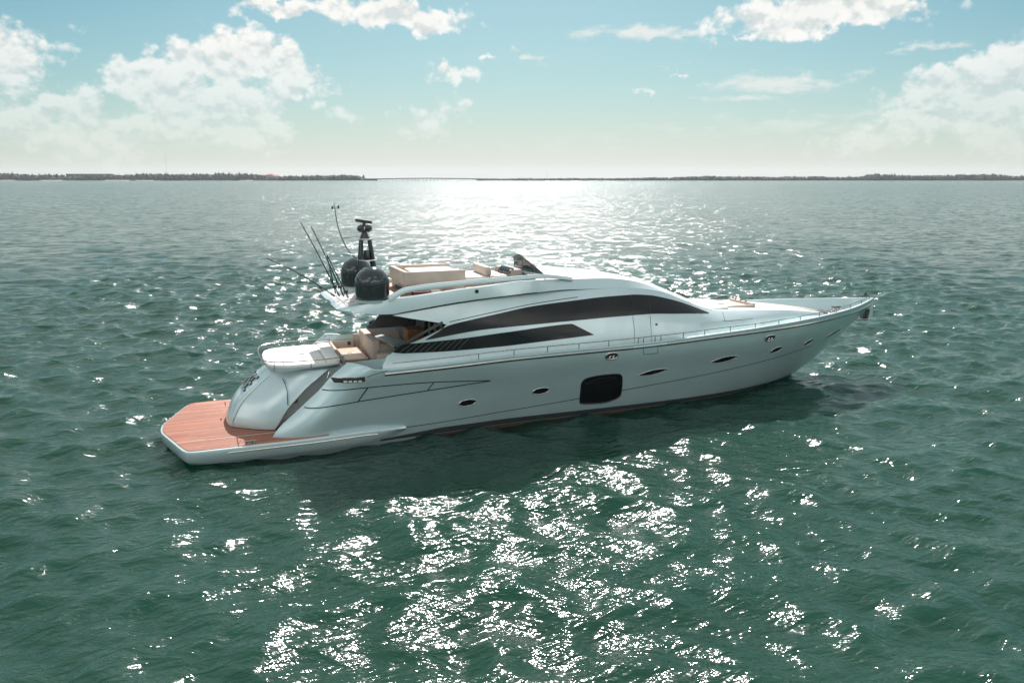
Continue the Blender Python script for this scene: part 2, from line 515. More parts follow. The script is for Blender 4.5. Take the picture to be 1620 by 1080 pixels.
# inner faces of the quarter fins, closing the ridge edge
for s in (-1, 1):
    outer = []; inner = []
    for j in range(24):
        z = lin(0.45, 2.93, 24)[j]
        x = ridge_x(z)
        y = hull_y(x, z)
        outer.append((x, s * y, z)); inner.append((x + 0.12, s * (y - 0.16), z))
    deep = [(7.2, p[1] * 0 + s * 2.42, p[2]) for p in inner]
    hb.grid([outer, [((a[0] + b[0]) / 2 - .03, (a[1] + b[1]) / 2, a[2] + .01) for a, b in zip(outer, inner)], inner, [(p[0] + .5, s * 2.42, p[2]) for p in inner], deep])
hull = hb.build('hull', M['paint_low'], Yp, angle=40)

def on_hull(x, z, off=0.008, side=-1):
    e = 0.05
    y = hull_y(x, z)
    gx = (hull_y(x + e, z) - hull_y(x - e, z)) / (2 * e)
    gz = (hull_y(x, z + e) - hull_y(x, z - e)) / (2 * e)
    nrm = Vector((-gx, 1.0, -gz)).normalized()
    p = Vector((x, y, z)) + nrm * off
    return (p.x, side * p.y, p.z)
def on_house(x, z, off=0.012, side=-1):
    e = 0.05
    y = house_y(x, z)
    gx = (house_y(x + e, z) - house_y(x - e, z)) / (2 * e)
    gz = (house_y(x, z + e) - house_y(x, z - e)) / (2 * e)
    nrm = Vector((-gx, 1.0, -gz)).normalized()
    p = Vector((x, y, z)) + nrm * off
    return (p.x, side * p.y, p.z)
def strip(surf, pts, w, name, m, parent, side=-1, off=0.006, n=10, depth=0.0):
    """a groove or moulding that follows a surface along (x, z) points"""
    P = bez([(p[0], 0, p[1]) for p in pts], n)
    if depth:
        b = MB().tube([surf(p.x, p.z, off, side) for p in P], w / 2, 8)
        return b.build(name, m, parent)
    rows = []
    for i, p in enumerate(P):
        d = (P[min(len(P) - 1, i + 1)] - P[max(0, i - 1)]).normalized()
        nx, nz = -d.z, d.x
        rows.append([surf(p.x + nx * w * k, p.z + nz * w * k, off, side) for k in (-.5, -.17, .17, .5)])
    return MB().grid(rows).build(name, m, parent)
def band(surf, xa, xb, zlo, zhi, name, m, parent, side=-1, off=0.012, n=60, k=8):
    rows = []
    for i in range(n):
        x = xa + (xb - xa) * i / (n - 1)
        a, b = zlo(x), zhi(x)
        rows.append([surf(x, a + (b - a) * j / (k - 1), off, side) for j in range(k)])
    # returned edge gives the panel its thickness
    g = MB().grid(rows)
    edge = [r[0] for r in rows] + [p for p in rows[-1][1:]] + [r[-1] for r in rows[::-1][1:]] + [p for p in rows[0][::-1][1:-1]]
    inn = [(p[0], p[1] - side * 0.05, p[2]) for p in edge]
    g.grid([edge, inn], close_v=True)
    return g.build(name, m, parent, angle=30)
def patch(surf, poly, name, m, parent, side=-1, off=0.01, rings=5):
    cx = sum(p[0] for p in poly) / len(poly); cz = sum(p[1] for p in poly) / len(poly)
    rows = []
    for k in range(rings + 1):
        f = 1 - k / rings * 0.999
        rows.append([surf(cx + (p[0] - cx) * f, cz + (p[1] - cz) * f, off, side) for p in poly])
    rows.insert(0, [surf(p[0], p[1], -0.03, side) for p in poly])
    return MB().grid(rows, close_v=True).build(name, m, parent, angle=30)
def ring(surf, poly, r, name, m, parent, side=-1, off=0.01):
    pts = [Vector(surf(p[0], p[1], off, side)) for p in poly]
    pts = pts + [pts[0], pts[1]]
    return MB().tube(pts, r, 6, caps=False).build(name, m, parent)

# waterline bands
for s in (-1, 1):
    band(on_hull, 7.6, 26.0, lambda x: -0.5, lambda x: 0.035, 'antifouling_band', M['anti'], Yp, s, 0.004, 90, 5)
    band(on_hull, 6.3, 26.2, lambda x: 0.05, lambda x: min(0.27, .12 + .15 * (x - 6.3) / 2.2) - 0.10 * max(0, (x - 12) / 14), 'boot_stripe', M['boot'], Yp, s, 0.007, 90, 4)
    strip(on_hull, [(6.95, 0.47), (8.6, 0.49), (11.4, 0.62), (14.1, 0.79), (15.75, 0.93), (19.16, 1.19), (23.06, 1.52), (25.8, 1.78)], 0.028, 'chine_crease', M['line'], Yp, s, 0.004)
    # stainless rub rail
    xs1 = lin(6.45, 16.0, 40); xs2 = lin(17.5, 30.7, 60)
    MB().tube([on_hull(x, sheer_z(x), 0.02, s) for x in xs1], 0.038, 8).tube([on_hull(x, sheer_z(x), 0.02, s) for x in xs2], 0.038, 8).build('rub_rail', M['steel'], Yp)
    MB().tube([on_hull(x, sheer_z(x) + .0, 0.012, s) for x in lin(16.0, 17.5, 10)], 0.03, 8).build('gate_sill', M['paint'], Yp)
    MB().tube([on_hull(x, sheer_z(x) - 0.055, 0.004, s) for x in lin(6.45, 30.7, 110)], 0.018, 6).build('rub_rail_shadow_gap', M['dark'], Yp)
    # styling grooves on the quarter
    strip(on_hull, [(4.41, 2.10), (4.69, 2.08), (5.25, 2.10), (5.84, 2.12), (8.04, 2.09), (10.29, 1.93)], 0.035, 'styling_groove', M['line'], Yp, s, 0.007)
    strip(on_hull, [(3.80, 1.54), (4.15, 1.52), (5.5, 1.64), (8.06, 1.79), (10.29, 1.92)], 0.035, 'styling_groove', M['line'], Yp, s, 0.007)
    strip(on_hull, [(5.87, 2.11), (5.54, 1.65)], 0.04, 'styling_groove', M['line'], Yp, s, 0.009)
    strip(on_hull, [(8.18, 2.08), (7.96, 1.79)], 0.035, 'styling_groove', M['line'], Yp, s, 0.009)
    # shell moulding seam from the deck shoulder to the light slot
    strip(on_hull, [(6.55, 2.66), (6.30, 2.62), (6.05, 2.56), (5.85, 2.50)], 0.018, 'shell_seam', M['line'], Yp, s, 0.006)
    # aft light slot
    lp = [(4.70, 2.50), (5.2, 2.50), (5.78, 2.515), (5.79, 2.36), (5.6, 2.33), (5.2, 2.325), (4.80, 2.34)]
    slot = patch(on_hull, lp, 'light_slot', M['inter'], Yp, s, 0.012)
    for k in range(4):
        x0 = 5.10 + 0.155 * k
        patch(on_hull, [(x0, 2.40), (x0 + .11, 2.40), (x0 + .11, 2.345), (x0, 2.345)], 'lamp_lens', M['white'], slot, s, 0.02, 2)
    # boarding gate
    strip(on_hull, [(16.45, 2.78), (16.47, 2.41)], 0.018, 'gate_seam', M['line'], Yp, s, 0.006)
    strip(on_hull, [(16.47, 2.41), (17.11, 2.40)], 0.018, 'gate_seam', M['line'], Yp, s, 0.006)
    strip(on_hull, [(17.11, 2.40), (17.08, 2.78)], 0.018, 'gate_seam', M['line'], Yp, s, 0.006)
    for xx in (16.42, 17.16):
        MB().lathe([(0.05, 0), (0.05, .03), (.03, .04)], (xx, -s * 0.0, 0), 12, 'Y').build('gate_stud', M['rail'], Yp).location = Vector(on_hull(xx, 2.265, 0.0, s)) + Vector((0, 0 if s > 0 else -0.03, 0))

def ell(cx, cz, a, b, tilt, n=28, power=2.0):
    out = []
    for k in range(n):
        t = 2 * math.pi * k / n
        c, s_ = math.cos(t), math.sin(t)
        x = a * math.copysign(abs(c) ** (2 / power), c); z = b * math.copysign(abs(s_) ** (2 / power), s_)
        out.append((cx + x * math.cos(tilt) - z * math.sin(tilt), cz + x * math.sin(tilt) + z * math.cos(tilt)))
    return out
def lens(xa, za, xb, zb, h, n=14):
    up = [(xa + (xb - xa) * i / n, za + (zb - za) * i / n + h * math.sin(math.pi * i / n) ** 0.8) for i in range(n)]
    dn = [(xb + (xa - xb) * i / n, zb + (za - zb) * i / n - h * math.sin(math.pi * i / n) ** 0.8) for i in range(n)]
    return up + dn
for s in (-1, 1):
    for (cx, cz, a, b, tl, pw) in ((9.47, 1.14, .31, .115, .05, 2), (12.34, 1.29, .32, .115, .05, 2), (23.2, 1.96, .30, .105, .16, 2), (25.33, 2.03, .28, .10, .22, 2)):
        p = patch(on_hull, ell(cx, cz, a, b, tl), 'porthole', M['glass'], Yp, s, 0.006)
        ring(on_hull, ell(cx, cz, a + .01, b + .01, tl), 0.014, 'porthole_rim', M['steel'], p, s, 0.008)
    for (xa, za, xb, zb, h) in ((16.41, 1.52, 17.76, 1.67, .085), (19.73, 1.76, 21.10, 1.91, .10), (26.68, 2.05, 27.98, 2.27, .055)):
        p = patch(on_hull, lens(xa, za, xb, zb, h), 'long_porthole', M['glass'], Yp, s, 0.014 if xa < 26 else 0.034)
        ring(on_hull, lens(xa - .01, za, xb + .01, zb, h + .012), 0.012, 'porthole_rim', M['steel'], p, s, 0.010)
    big = bez([(x, 0, z) for x, z in [(14.0, 1.35), (14.03, 1.52), (14.16, 1.62), (14.5, 1.68), (15.0, 1.70), (15.5, 1.68), (15.66, 1.60), (15.74, 1.40), (15.80, 0.80), (15.72, 0.64), (15.5, 0.55), (15.15, 0.48), (14.6, 0.50), (14.2, 0.54), (14.08, 0.60), (14.04, 0.8), (14.0, 1.35)]], 4)[:-1]
    bigp = [(p.x, p.z) for p in big]
    hw = patch(on_hull, bigp, 'hull_window', M['glass'], Yp, s, 0.006, 8)
    ring(on_hull, bigp, 0.022, 'window_frame', M['black'], hw, s, 0.010)
    strip(on_hull, [(14.2, 1.42), (14.6, 1.53), (15.1, 1.57), (15.5, 1.52)], 0.03, 'window_trim', M['dark'], hw, s, 0.014)
    strip(on_hull, [(14.2, 1.40), (14.7, 1.42), (15.2, 1.47), (15.5, 1.52)], 0.02, 'window_trim', M['dark'], hw, s, 0.014)
    for cx, cz in ((15.09, 2.46), (22.55, 2.57)):
        f = ring(on_hull, ell(cx, cz, .25, .125, .03, 28, 2.8), 0.030, 'fairlead', M['steel'], Yp, s, 0.012)
        patch(on_hull, ell(cx, cz, .24, .11, .03, 28, 2.8), 'fairlead_hole', M['inter'], f, s, 0.006)
        for dx in (-.09, .06):
            MB().tube([on_hull(cx + dx, cz - .10, .02, s), on_hull(cx + dx, cz - .02, .03, s), on_hull(cx + dx + .05, cz + .01, .03, s)], 0.024, 8).build('fairlead_roller', M['cushion'], f)

# --- deck
def inner_y(x):
    z = top_z(x)
    return max(0.0, hull_y(min(x, 31.0), z) - 0.17)
deck_rows = []
for x in lin(6.9, 30.6, 120):
    y = max(0.01, min(inner_y(x) - .02, hull_y(x, 2.45) - .06))
    k_ = float(np.interp(x, [25, 28], [0, .18]))
    y = max(0.01, min(y, hull_y(x, 2.45 + k_) - .06))
    deck_rows.append([(x, -y, 2.47 + k_), (x, -y * .5, 2.49 + k_), (x, 0, 2.5 + k_), (x, y * .5, 2.49 + k_), (x, y, 2.47 + k_)])
MB().grid(deck_rows).build('deck', M['white'], Yp)

# --- swim platform
half = [(-0.80, 0.0), (-0.79, 0.3), (-0.73, 0.62), (-0.61, 1.0), (-0.47, 1.42), (-0.32, 1.88), (-0.15, 2.40), (-0.03, 2.72), (0.10, 2.89), (0.35, 2.98)]
def plat_w(x): return float(np.interp(x, [0.35, 3, 5, 6.2, 7.2, 8.4], [2.99, 3.02, 3.02, 2.98, 2.78, 2.50]))
def plat_z(x): return float(np.interp(x, [0, 4.0, 5.8, 6.8, 8.4], [0.55, 0.56, 0.60, 0.54, 0.46]))
side_x = [.8, 1.4, 2, 2.6, 3.2, 3.8, 4.4, 5.0, 5.5, 6.0, 6.4, 6.8, 7.2]
outl = half + [(x, plat_w(x)) for x in side_x]
full = [(x, -y) for x, y in outl[::-1]] + [(x, y) for x, y in outl[1:]]
rows = []
for (dz, ins) in ((None, 0.0), ):
    pass
def prow(ins, zf):
    out = []
    for (x, y) in full:
        # inset towards the middle of the platform
        cx = 3.0
        dx, dy = (x - cx), y
        fx = 1 - ins / 3.8 if x < cx else 1.0
        out.append((cx + dx * fx, y * (1 - ins / 3.0), zf(x)))
    return out
def zb(x): return float(np.interp(x, [-1, 0, 4, 5.8, 7.2], [0.06, 0.05, 0.05, 0.10, 0.34]))
rows = [prow(0.50, lambda x: -0.35), prow(0.30, lambda x: zb(x) - 0.03), prow(0.14, lambda x: zb(x) + 0.0), prow(0.02, lambda x: zb(x) + .16), prow(0.0, lambda x: plat_z(x) - .05),
        prow(0.012, lambda x: plat_z(x) - .012), prow(0.035, lambda x: plat_z(x))]
pm = MB().grid(rows)
top = rows[-1]
nF = len(full)
for i in range(nF // 2):
    pass
pl = [(top[i], top[nF - 1 - i]) for i in range(nF // 2 + 1)]
pm.grid([[a, ((a[0] + b[0]) / 2, (a[1] + b[1]) / 2, a[2]), b] for a, b in pl])
plat = pm.build('swim_platform', M['paint'], Yp, angle=40)
# teak deck, 2 cm proud with a rounded-off nosing
tk = [(x * 1.0 + (0.07 if x < 0 else 0.03), y * (1 - 0.075 / 3)) for x, y in outl if x <= 5.0] 
tkf = [(x, -y) for x, y in tk[::-1]] + [(x, y) for x, y in tk[1:]]
teak = MB().prism(tkf, 0.548, 0.572, 0.006, 2).build('teak_deck', M['teak'], plat)
# seam of the drop-down section and its outline on the aft face
MB().box((1.75, -1.90, 0.5735), (4.1, 0.016, 0.004)).build('hatch_seam', M['cushion'], plat)
for sy in (-1, 1):
    MB().tube([(-0.22, sy * 1.90, 0.52), (-0.19, sy * 1.90, 0.40), (-0.10, sy * 1.87, 0.20), (0.0, sy * 1.86, 0.08)], 0.012, 6).build('platform_seam', M['line'], plat)
    MB().box((0.03, sy * 2.42, 0.46), (0.02, 0.9, 0.03), 0.30 * -sy * 1.0, 0.005).build('grab_slot', M['line'], plat)
    # stainless rub strip along the platform side
    MB().tube([(x, sy * (plat_w(x) + 0.012), plat_z(x) - 0.14) for x in lin(1.3, 6.15, 24)], 0.022, 8).build('platform_rub_strip', M['steel'], plat)
    # mooring cleat
    c = MB()
    c.tube([(1.9, sy * 2.84, 0.57), (1.9, sy * 2.84, 0.66)], 0.02, 8).tube([(2.08, sy * 2.84, 0.57), (2.08, sy * 2.84, 0.66)], 0.02, 8)
    c.tube([(1.76, sy * 2.84, 0.665), (1.99, sy * 2.84, 0.672), (2.22, sy * 2.84, 0.665)], [0.012, .022, .012], 8)
    c.box((1.99, sy * 2.84, 0.577), (.3, .09, .012), 0, .003)
    c.build('mooring_cleat', M['rail'], plat)

# --- garage / transom shell
def gar_prof(z):      # aft nose x, crease x, widths
    xa = T([(0.57, 1.36), (0.75, 1.34), (0.95, 1.42), (1.44, 1.68), (1.9, 2.14), (2.4, 2.76), (2.6, 3.1)])(z)
    return xa
def gar_row(z, infl=0.0):
    xa = gar_prof(z)
    k = max(0.0, (z - 2.0) / 0.62)
    wy = 1.72 - 0.28 * k ** 2 - 0.10 * max(0, (0.8 - z))
    pts = [(xa, 0), (xa + .01, .35), (xa + .07, .70), (xa + .20, .88), (xa + .32, .97), (xa + .55, 1.15), (xa + .9, 1.42), (xa + 1.3, 1.62), (xa + 1.8, wy), (xa + 2.4, wy), (5.4, wy + .0), (5.5, wy)]
    xf = float(np.interp(z, [.6, .62, 1.31, 2.03, 2.52], [2.93, 2.96, 3.40, 4.12, 4.85]))
    pts = pts[:8]
    pts = [(min(xf - .12, x), min(y, wy), z) for x, y in pts] + [(xf - .06, wy, z), (xf, wy - .06, z), (xf + .01, 1.42, z), (5.5, 1.38, z)]
    return [(x, -y, z) for x, y, z in pts[::-1]] + pts[1:]
gz = [0.60, 0.66, 0.8, 1.0, 1.2, 1.4, 1.6, 1.8, 1.95, 2.1, 2.25, 2.38, 2.47, 2.52]
gm = MB().grid([gar_row(0.60)[0:0] or [(p[0] + .12, p[1] * .95, 0.565) for p in gar_row(.6)]] + [gar_row(z) for z in gz])
tp = gar_row(2.52)
gm.grid([tp, [(p[0] * .8 + .2 * 4.4, p[1] * .75, 2.60) for p in tp], [(p[0] * .3 + .7 * 4.4, p[1] * .3, 2.62) for p in tp]])
gar = gm.build('transom_shell', M['paint'], Yp, angle=28)
# toe shadow gap and seams
for s in (-1, 1):
    MB().tube([(3.26, s * 1.35, 2.30), (3.32, s * 1.56, 2.12), (3.36, s * 1.70, 1.90), (3.35, s * 1.728, 1.42)], 0.014, 6).build('shell_door_seam', M['line'], gar)
    MB().tube([(gar_prof(z) + .20, s * .895, z) for z in lin(.62, 2.3, 12)], 0.022, 6).build('shell_crease', M['paint'], gar)
MB().tube([(p[0] + .04, p[1] * .985, 0.60) for p in gar_row(.6)], 0.03, 6).build('toe_gasket', M['line'], gar)
# badge low on the shell
MB().box((1.36, 0.72, 1.02), (0.03, 0.16, 0.13), 0.05, .01).build('vent_badge', M['rail'], gar)

# name lettering on the sloping transom
def text_mesh(s, size, extr, bev, font_shear=0.0):
    c = bpy.data.curves.new('t', 'FONT'); c.body = s; c.size = size; c.extrude = extr; c.bevel_depth = bev
    c.align_x = 'LEFT'; c.align_y = 'BOTTOM'; c.resolution_u = 3
    c.offset = 0.006
    o = bpy.data.objects.new('t', c); COL.objects.link(o)
    dg = bpy.context.evaluated_depsgraph_get()
    me = bpy.data.meshes.new_from_object(o.evaluated_get(dg))
    bpy.data.objects.remove(o); bpy.data.curves.remove(c)
    return me
def shell_x(z, y):
    row = gar_row(z)
    half = row[len(row) // 2:]
    ys_ = [q[1] for q in half][:9]; xs_ = [q[0] for q in half][:9]
    return float(np.interp(abs(y), ys_, xs_))
def place_text(me, m, off, name):
    """wrap the lettering on the curved shell: reads from port to starboard seen from astern"""
    n = len(me.vertices); co = np.empty(n * 3); me.vertices.foreach_get('co', co); co = co.reshape(-1, 3)
    for v in co:
        y = 0.60 - v[0] * 0.86
        z = 1.60 + v[1] * 0.78
        x = shell_x(z, y)
        v[0], v[1], v[2] = x - (v[2] + off) * 0.75, y, z + (v[2] + off) * 0.65
    me.vertices.foreach_set('co', co.ravel()); me.update()
    return link(name, me, m, gar, smooth=False)
place_text(text_mesh("RSE", 0.88, 0.020, 0.0), M['line'], 0.02, 'name_lettering_edge')
place_text(text_mesh("RSE", 0.88, 0.004, 0.0), M['steel'], 0.048, 'name_lettering')

# --- stairs beside the shell
for s in (-1, 1):
    st = MB(); tr = MB()
    for k in range(6):
        x0 = 3.15 + .39 * k
        z1 = .575 + .235 * (k + 1)
        st.box(((x0 + 5.6) / 2, s * 1.90, z1 - .1175), (5.6 - x0, 1.02, .235 - .004), 0, .0)
        tr.box((x0 + .22, s * 1.92, z1 + .008), (.36, .80, .016), 0, .004)
    so = st.build('stairs', M['beige'], Yp, smooth=False)
    tr.build('stair_tread', M['wood'], so)
    MB().lathe([(.10, 0), (.12, .03), (.10, .07), (.04, .09)], (3.62, s * 1.50, 1.50), 14, 'Y').build('stair_light', M['steel'], so)
    MB().tube(bez([(4.62, s * 1.86, 2.02), (4.70, s * 1.92, 2.30), (4.78, s * 1.86, 2.5)], 6), 0.03, 8).build('grab_handle', M['steel'], gar)

# --- sun pad
def pad_row(ins, z, dx=0.0):
    base = [(5.30, 0), (5.28, 1.2), (5.2, 1.5), (4.9, 1.62), (4.2, 1.66), (3.5, 1.62), (3.05, 1.48), (2.82, 1.2), (2.73, .7), (2.70, 0)]
    pts = base + [(x, -y) for x, y in base[::-1][1:]][:-1]
    cx = 4.1
    return [(cx + (x - cx) * (1 - ins) + dx, y * (1 - ins), z) for x, y in pts]
MB().grid([pad_row(.62, 2.05, -.15), pad_row(.42, 2.26, -.10), pad_row(.22, 2.46, -.03), pad_row(.06, 2.60, 0), pad_row(0, 2.66), pad_row(0.0, 2.70)], close_v=True).build('sunpad_shell', M['paint'], Yp, angle=50)
cm = MB().grid([pad_row(.01, 2.69), pad_row(.01, 2.74), pad_row(.025, 2.775), pad_row(.06, 2.79), pad_row(.5, 2.80), pad_row(.95, 2.80)], close_v=True)
pad = cm.build('sunpad_cushion', M['cushion'], Yp, angle=50)
for x in (3.33, 4.02, 4.72):
    w = 1.56 if x > 3.4 else 1.48
    MB().tube([(x, -w, 2.80), (x, 0, 2.805), (x, w, 2.80)], 0.014, 6).build('cushion_seam', M['taupe'], pad)
for y in (-.78, 0, .78):
    MB().tube([(2.85, y, 2.796), (4.1, y, 2.806), (5.2, y, 2.796)], 0.008, 6).build('cushion_piping', M['beige_pale'], pad)
# low raised headrest at the forward end
MB().box((5.02, 0, 2.81), (.44, 2.9, .09), 0, .04).build('sunpad_headrest', M['cushion'], pad)
rr = MB()
loop = [(5.35, -1.60), (4.9, -1.72), (4.2, -1.76), (3.5, -1.72), (3.0, -1.58), (2.72, -1.25), (2.62, -.7), (2.59, 0), (2.62, .7), (2.72, 1.25), (3.0, 1.58), (3.5, 1.72), (4.2, 1.76), (4.9, 1.72), (5.35, 1.60)]
rr.tube(bez([(x, y, 2.93) for x, y in loop], 4), 0.017, 8)
for (x, y) in ((4.2, -1.76), (3.0, -1.58), (2.60, -.35), (3.0, 1.58), (4.2, 1.76), (5.3, -1.62), (5.3, 1.62)):
    rr.tube([(x, y, 2.93), (x, y * .97, 2.64)], 0.012, 6)
rr.build('sunpad_rail', M['rail'], Yp)

# --- cockpit
MB().box((7.1, 0, 1.94), (4.0, 4.86, .06)).build('cockpit_floor', M['teak'], Yp, smooth=False)
# seat across the front of the sun pad
MB().box((5.62, .55, 2.16), (.60, 3.3, .40), 0, .06).box((5.40, .55, 2.50), (.14, 3.3, .46), 0, .05).build('cockpit_bench', M['taupe'], Yp)
# folding table with a pale top
tb = MB().box((5.92, .62, 2.515), (.98, 2.0, .06), 0, .018).build('cockpit_table', M['tabletop'], Yp)
MB().box((5.92, .62, 2.455), (1.0, 2.02, .05), 0, .01).build('table_edge', M['wood'], tb)
MB().tube([(5.92, .1, 1.97), (5.92, .1, 2.44)], .05, 10).build('table_leg', M['steel'], tb)
MB().tube([(5.92, 1.1, 1.97), (5.92, 1.1, 2.44)], .05, 10).build('table_leg', M['steel'], tb)
MB().tube([(5.86, .62, 2.548), (5.86, .74, 2.55), (5.98, .74, 2.55), (5.98, .62, 2.548)], .010, 6).build('table_emblem', M['wood'], tb)
# tall settee back and seat
MB().box((6.72, .95, 2.55), (.30, 2.6, 1.20), 0, .05).build('settee_back', M['beige'], Yp)
MB().box((6.98, -.55, 2.36), (.75, .26, .78), 0, .04).box((7.1, .7, 2.15), (.62, 2.3, .38), 0, .06).build('settee_seat', M['taupe'], Yp)
MB().box((6.98, -.69, 2.33), (.62, .012, .26), 0, .004).box((6.98, -.69, 2.60), (.62, .012, .20), 0, .004).build('settee_panel', M['beige_pale'], Yp)
# wet bar with a raised pale lid
MB().box((7.9, -1.2, 2.35), (.8, 1.1, .78), 0, .04).build('wet_bar', M['wood'], Yp)
MB().add([(7.0, 1.3, 3.00), (7.35, 1.45, 3.03), (7.9, -.1, 3.02), (7.3, -.55, 2.98), (7.0, 1.3, 2.96), (7.35, 1.45, 2.99), (7.9, -.1, 2.98), (7.3, -.55, 2.94)],
         [(0, 1, 2, 3), (7, 6, 5, 4), (0, 4, 5, 1), (1, 5, 6, 2), (2, 6, 7, 3), (3, 7, 4, 0)]).build('wet_bar_lid', M['paint'], Yp, smooth=False)
MB().tube(bez([(7.35, -.75, 2.9), (7.45, -.85, 3.03), (7.9, -1.0, 3.02), (8.3, -1.1, 2.9)], 6), .05, 8).build('bar_rail', M['black'], Yp)
# far side moulding, locker and shelf
MB().box((5.6, 2.32, 2.35), (1.5, .16, .75), 0, .04).build('side_locker', M['beige_pale'], Yp)
MB().box((7.3, 2.42, 2.52), (1.9, .14, .82), 0, .03).build('side_lining', M['beige'], Yp)
MB().box((5.15, 2.18, 2.30), (.34, .10, .26), 0, .02).build('locker_handle', M['steel'], Yp)
MB().box((6.15, 2.21, 2.60), (.12, .03, .14), 0, .01).build('locker_latch', M['inter_brown'], Yp)
# saloon bulkhead with doors
bk = MB().box((9.15, 0, 3.2), (.06, 4.1, 2.5)).build('saloon_bulkhead', M['inter_brown'], Yp, smooth=False)
for y in (-1.3, -.45, .45, 1.3):
    MB().box((9.11, y, 3.1), (.03, .72, 2.1), 0, .01).build('saloon_door_glass', M['glass'], bk)
for y in (-1.72, -.88, 0, .88, 1.72):
    MB().box((9.09, y, 3.1), (.05, .07, 2.2), 0, .01).build('door_frame', M['taupe'], bk)
patch(on_house, [(6.90, 3.10), (8.9, 3.12), (9.1, 4.55), (8.3, 4.5), (7.85, 4.15), (7.3, 3.5)], 'wing_glass', M['wing'], Yp, 1, -0.12, 5)
MB().box((8.6, 1.5, 2.6), (.7, .8, 1.2), 0, .05).build('bar_cabinet', M['wood'], Yp)

# --- deckhouse walls
def wall_rows(side):
    W = [0, .12, .25, .4, .52, .6, .68, .76, .84, .92, 1.0]
    xa_w = T([(0, 6.72), (.12, 7.05), (.25, 7.5), (.6, 8.86), (.7, 8.35), (.85, 7.6), (1.0, 6.95)])
    rows = []
    n = 130
    for i in range(n):
        s_ = i / (n - 1)
        row = []
        x0 = 6.5 + s_ * (28.55 - 6.5)
        for z in (2.42, 2.7):
            row.append((x0, side * house_y(x0, z), z))
        for w in W:
            xa = xa_w(w)
            x = xa + s_ * (28.55 - xa)
            zc, ze = crease_z(x), eave_z(x)
            z = zc + (ze - zc) * w
            row.append((x, side * house_y(x, z), z))
        rows.append(row)
    return rows
hm = MB()
for s in (-1, 1):
    r = wall_rows(s)
    hm.grid(r)
    hm.grid([[(p[0] + .0, p[1] - s * .10, p[2]) for p in row] for row in r])
    hm.grid([r[0], [(p[0], p[1] - s * .10, p[2]) for p in r[0]]])
    hm.grid([[row[-1] for row in r], [(row[-1][0], row[-1][1] - s * .10, row[-1][2]) for row in r]])
house = hm.build('deckhouse', M['paint'], Yp, angle=28)

# windows on the deckhouse sides
wt = T([(8.06, 3.50), (8.5, 3.72), (8.94, 3.93), (9.8, 4.07), (10.77, 4.20), (12.18, 4.38), (14.13, 4.50), (15.4, 4.56), (16.49, 4.57), (17.25, 4.51), (18.38, 4.26), (19.3, 3.97), (20.24, 3.605)])
wb = T([(8.06, 3.48), (10.27, 3.69), (12.1, 3.73), (14.03, 3.77), (15.5, 3.80), (17.09, 3.81), (18.5, 3.73), (20.24, 3.59)])
lt = T([(6.90, 3.15), (7.24, 3.38), (9.19, 3.43), (11.08, 3.53), (13.85, 3.66), (14.68, 3.20)])
lb = T([(6.90, 3.13), (7.3, 3.07), (9.13, 3.02), (10.56, 3.03), (12.82, 3.11), (14.68, 3.19)])
for s in (-1, 1):
    uw = band(on_house, 8.06, 20.22, wb, wt, 'side_window', M['glass_soft'], house, s, 0.012, 110, 8)
    strip(on_house, [(16.47, 4.56), (16.42, 3.82)], 0.03, 'window_joint', M['dark'], uw, s, 0.018)
    strip(on_house, [(17.30, 4.48), (17.18, 3.82)], 0.03, 'window_joint', M['dark'], uw, s, 0.018)
    strip(on_house, [(16.40, 3.78), (16.41, 3.23), (16.39, 2.72)], 0.016, 'door_seam', M['line'], house, s, 0.005)
    strip(on_house, [(17.18, 3.78), (17.16, 3.2), (17.16, 2.74)], 0.016, 'door_seam', M['line'], house, s, 0.005)
    MB().box(on_house(17.42, 3.40, .01, s), (.09, .03, .09), 0, .01).build('door_handle', M['rail'], house)
    lw = band(on_house, 6.92, 14.66, lb, lambda x: lt(x) if x < 13.8 else lb(x) + (3.65 - lb(13.8)) * (14.66 - x) / .86 + .002, 'lower_window', M['glass'], house, s, 0.012, 110, 5)
    for k in range(10):
        x0 = 7.12 + .235 * k
        strip(on_house, [(x0, lb(x0) + .03), (x0 + .18, (lb(x0) + lt(x0 + .36)) / 2 + .0), (x0 + .40, lt(x0 + .40) - .03)], 0.022, 'louvre_blade', M['louvre'], lw, s, 0.030, 4, depth=1)
    strip(on_house, [(8.96, 4.05), (10.78, 4.29), (12.3, 4.47), (14.15, 4.61)], 0.026, 'moulding_groove', M['line'], house, s, 0.006)
    strip(on_house, [(21.0, 3.56), (20.83, 3.35), (20.80, 3.27), (21.5, 3.25), (22.4, 3.24)], 0.014, 'locker_seam', M['line'], house, s, 0.006)
    # dark pillar face aft of the window
    strip(on_house, [(7.02, 3.30), (7.6, 3.56), (8.25, 3.86), (8.72, 4.05)], 0.10, 'pillar_edge', M['boot'], house, s, 0.010)

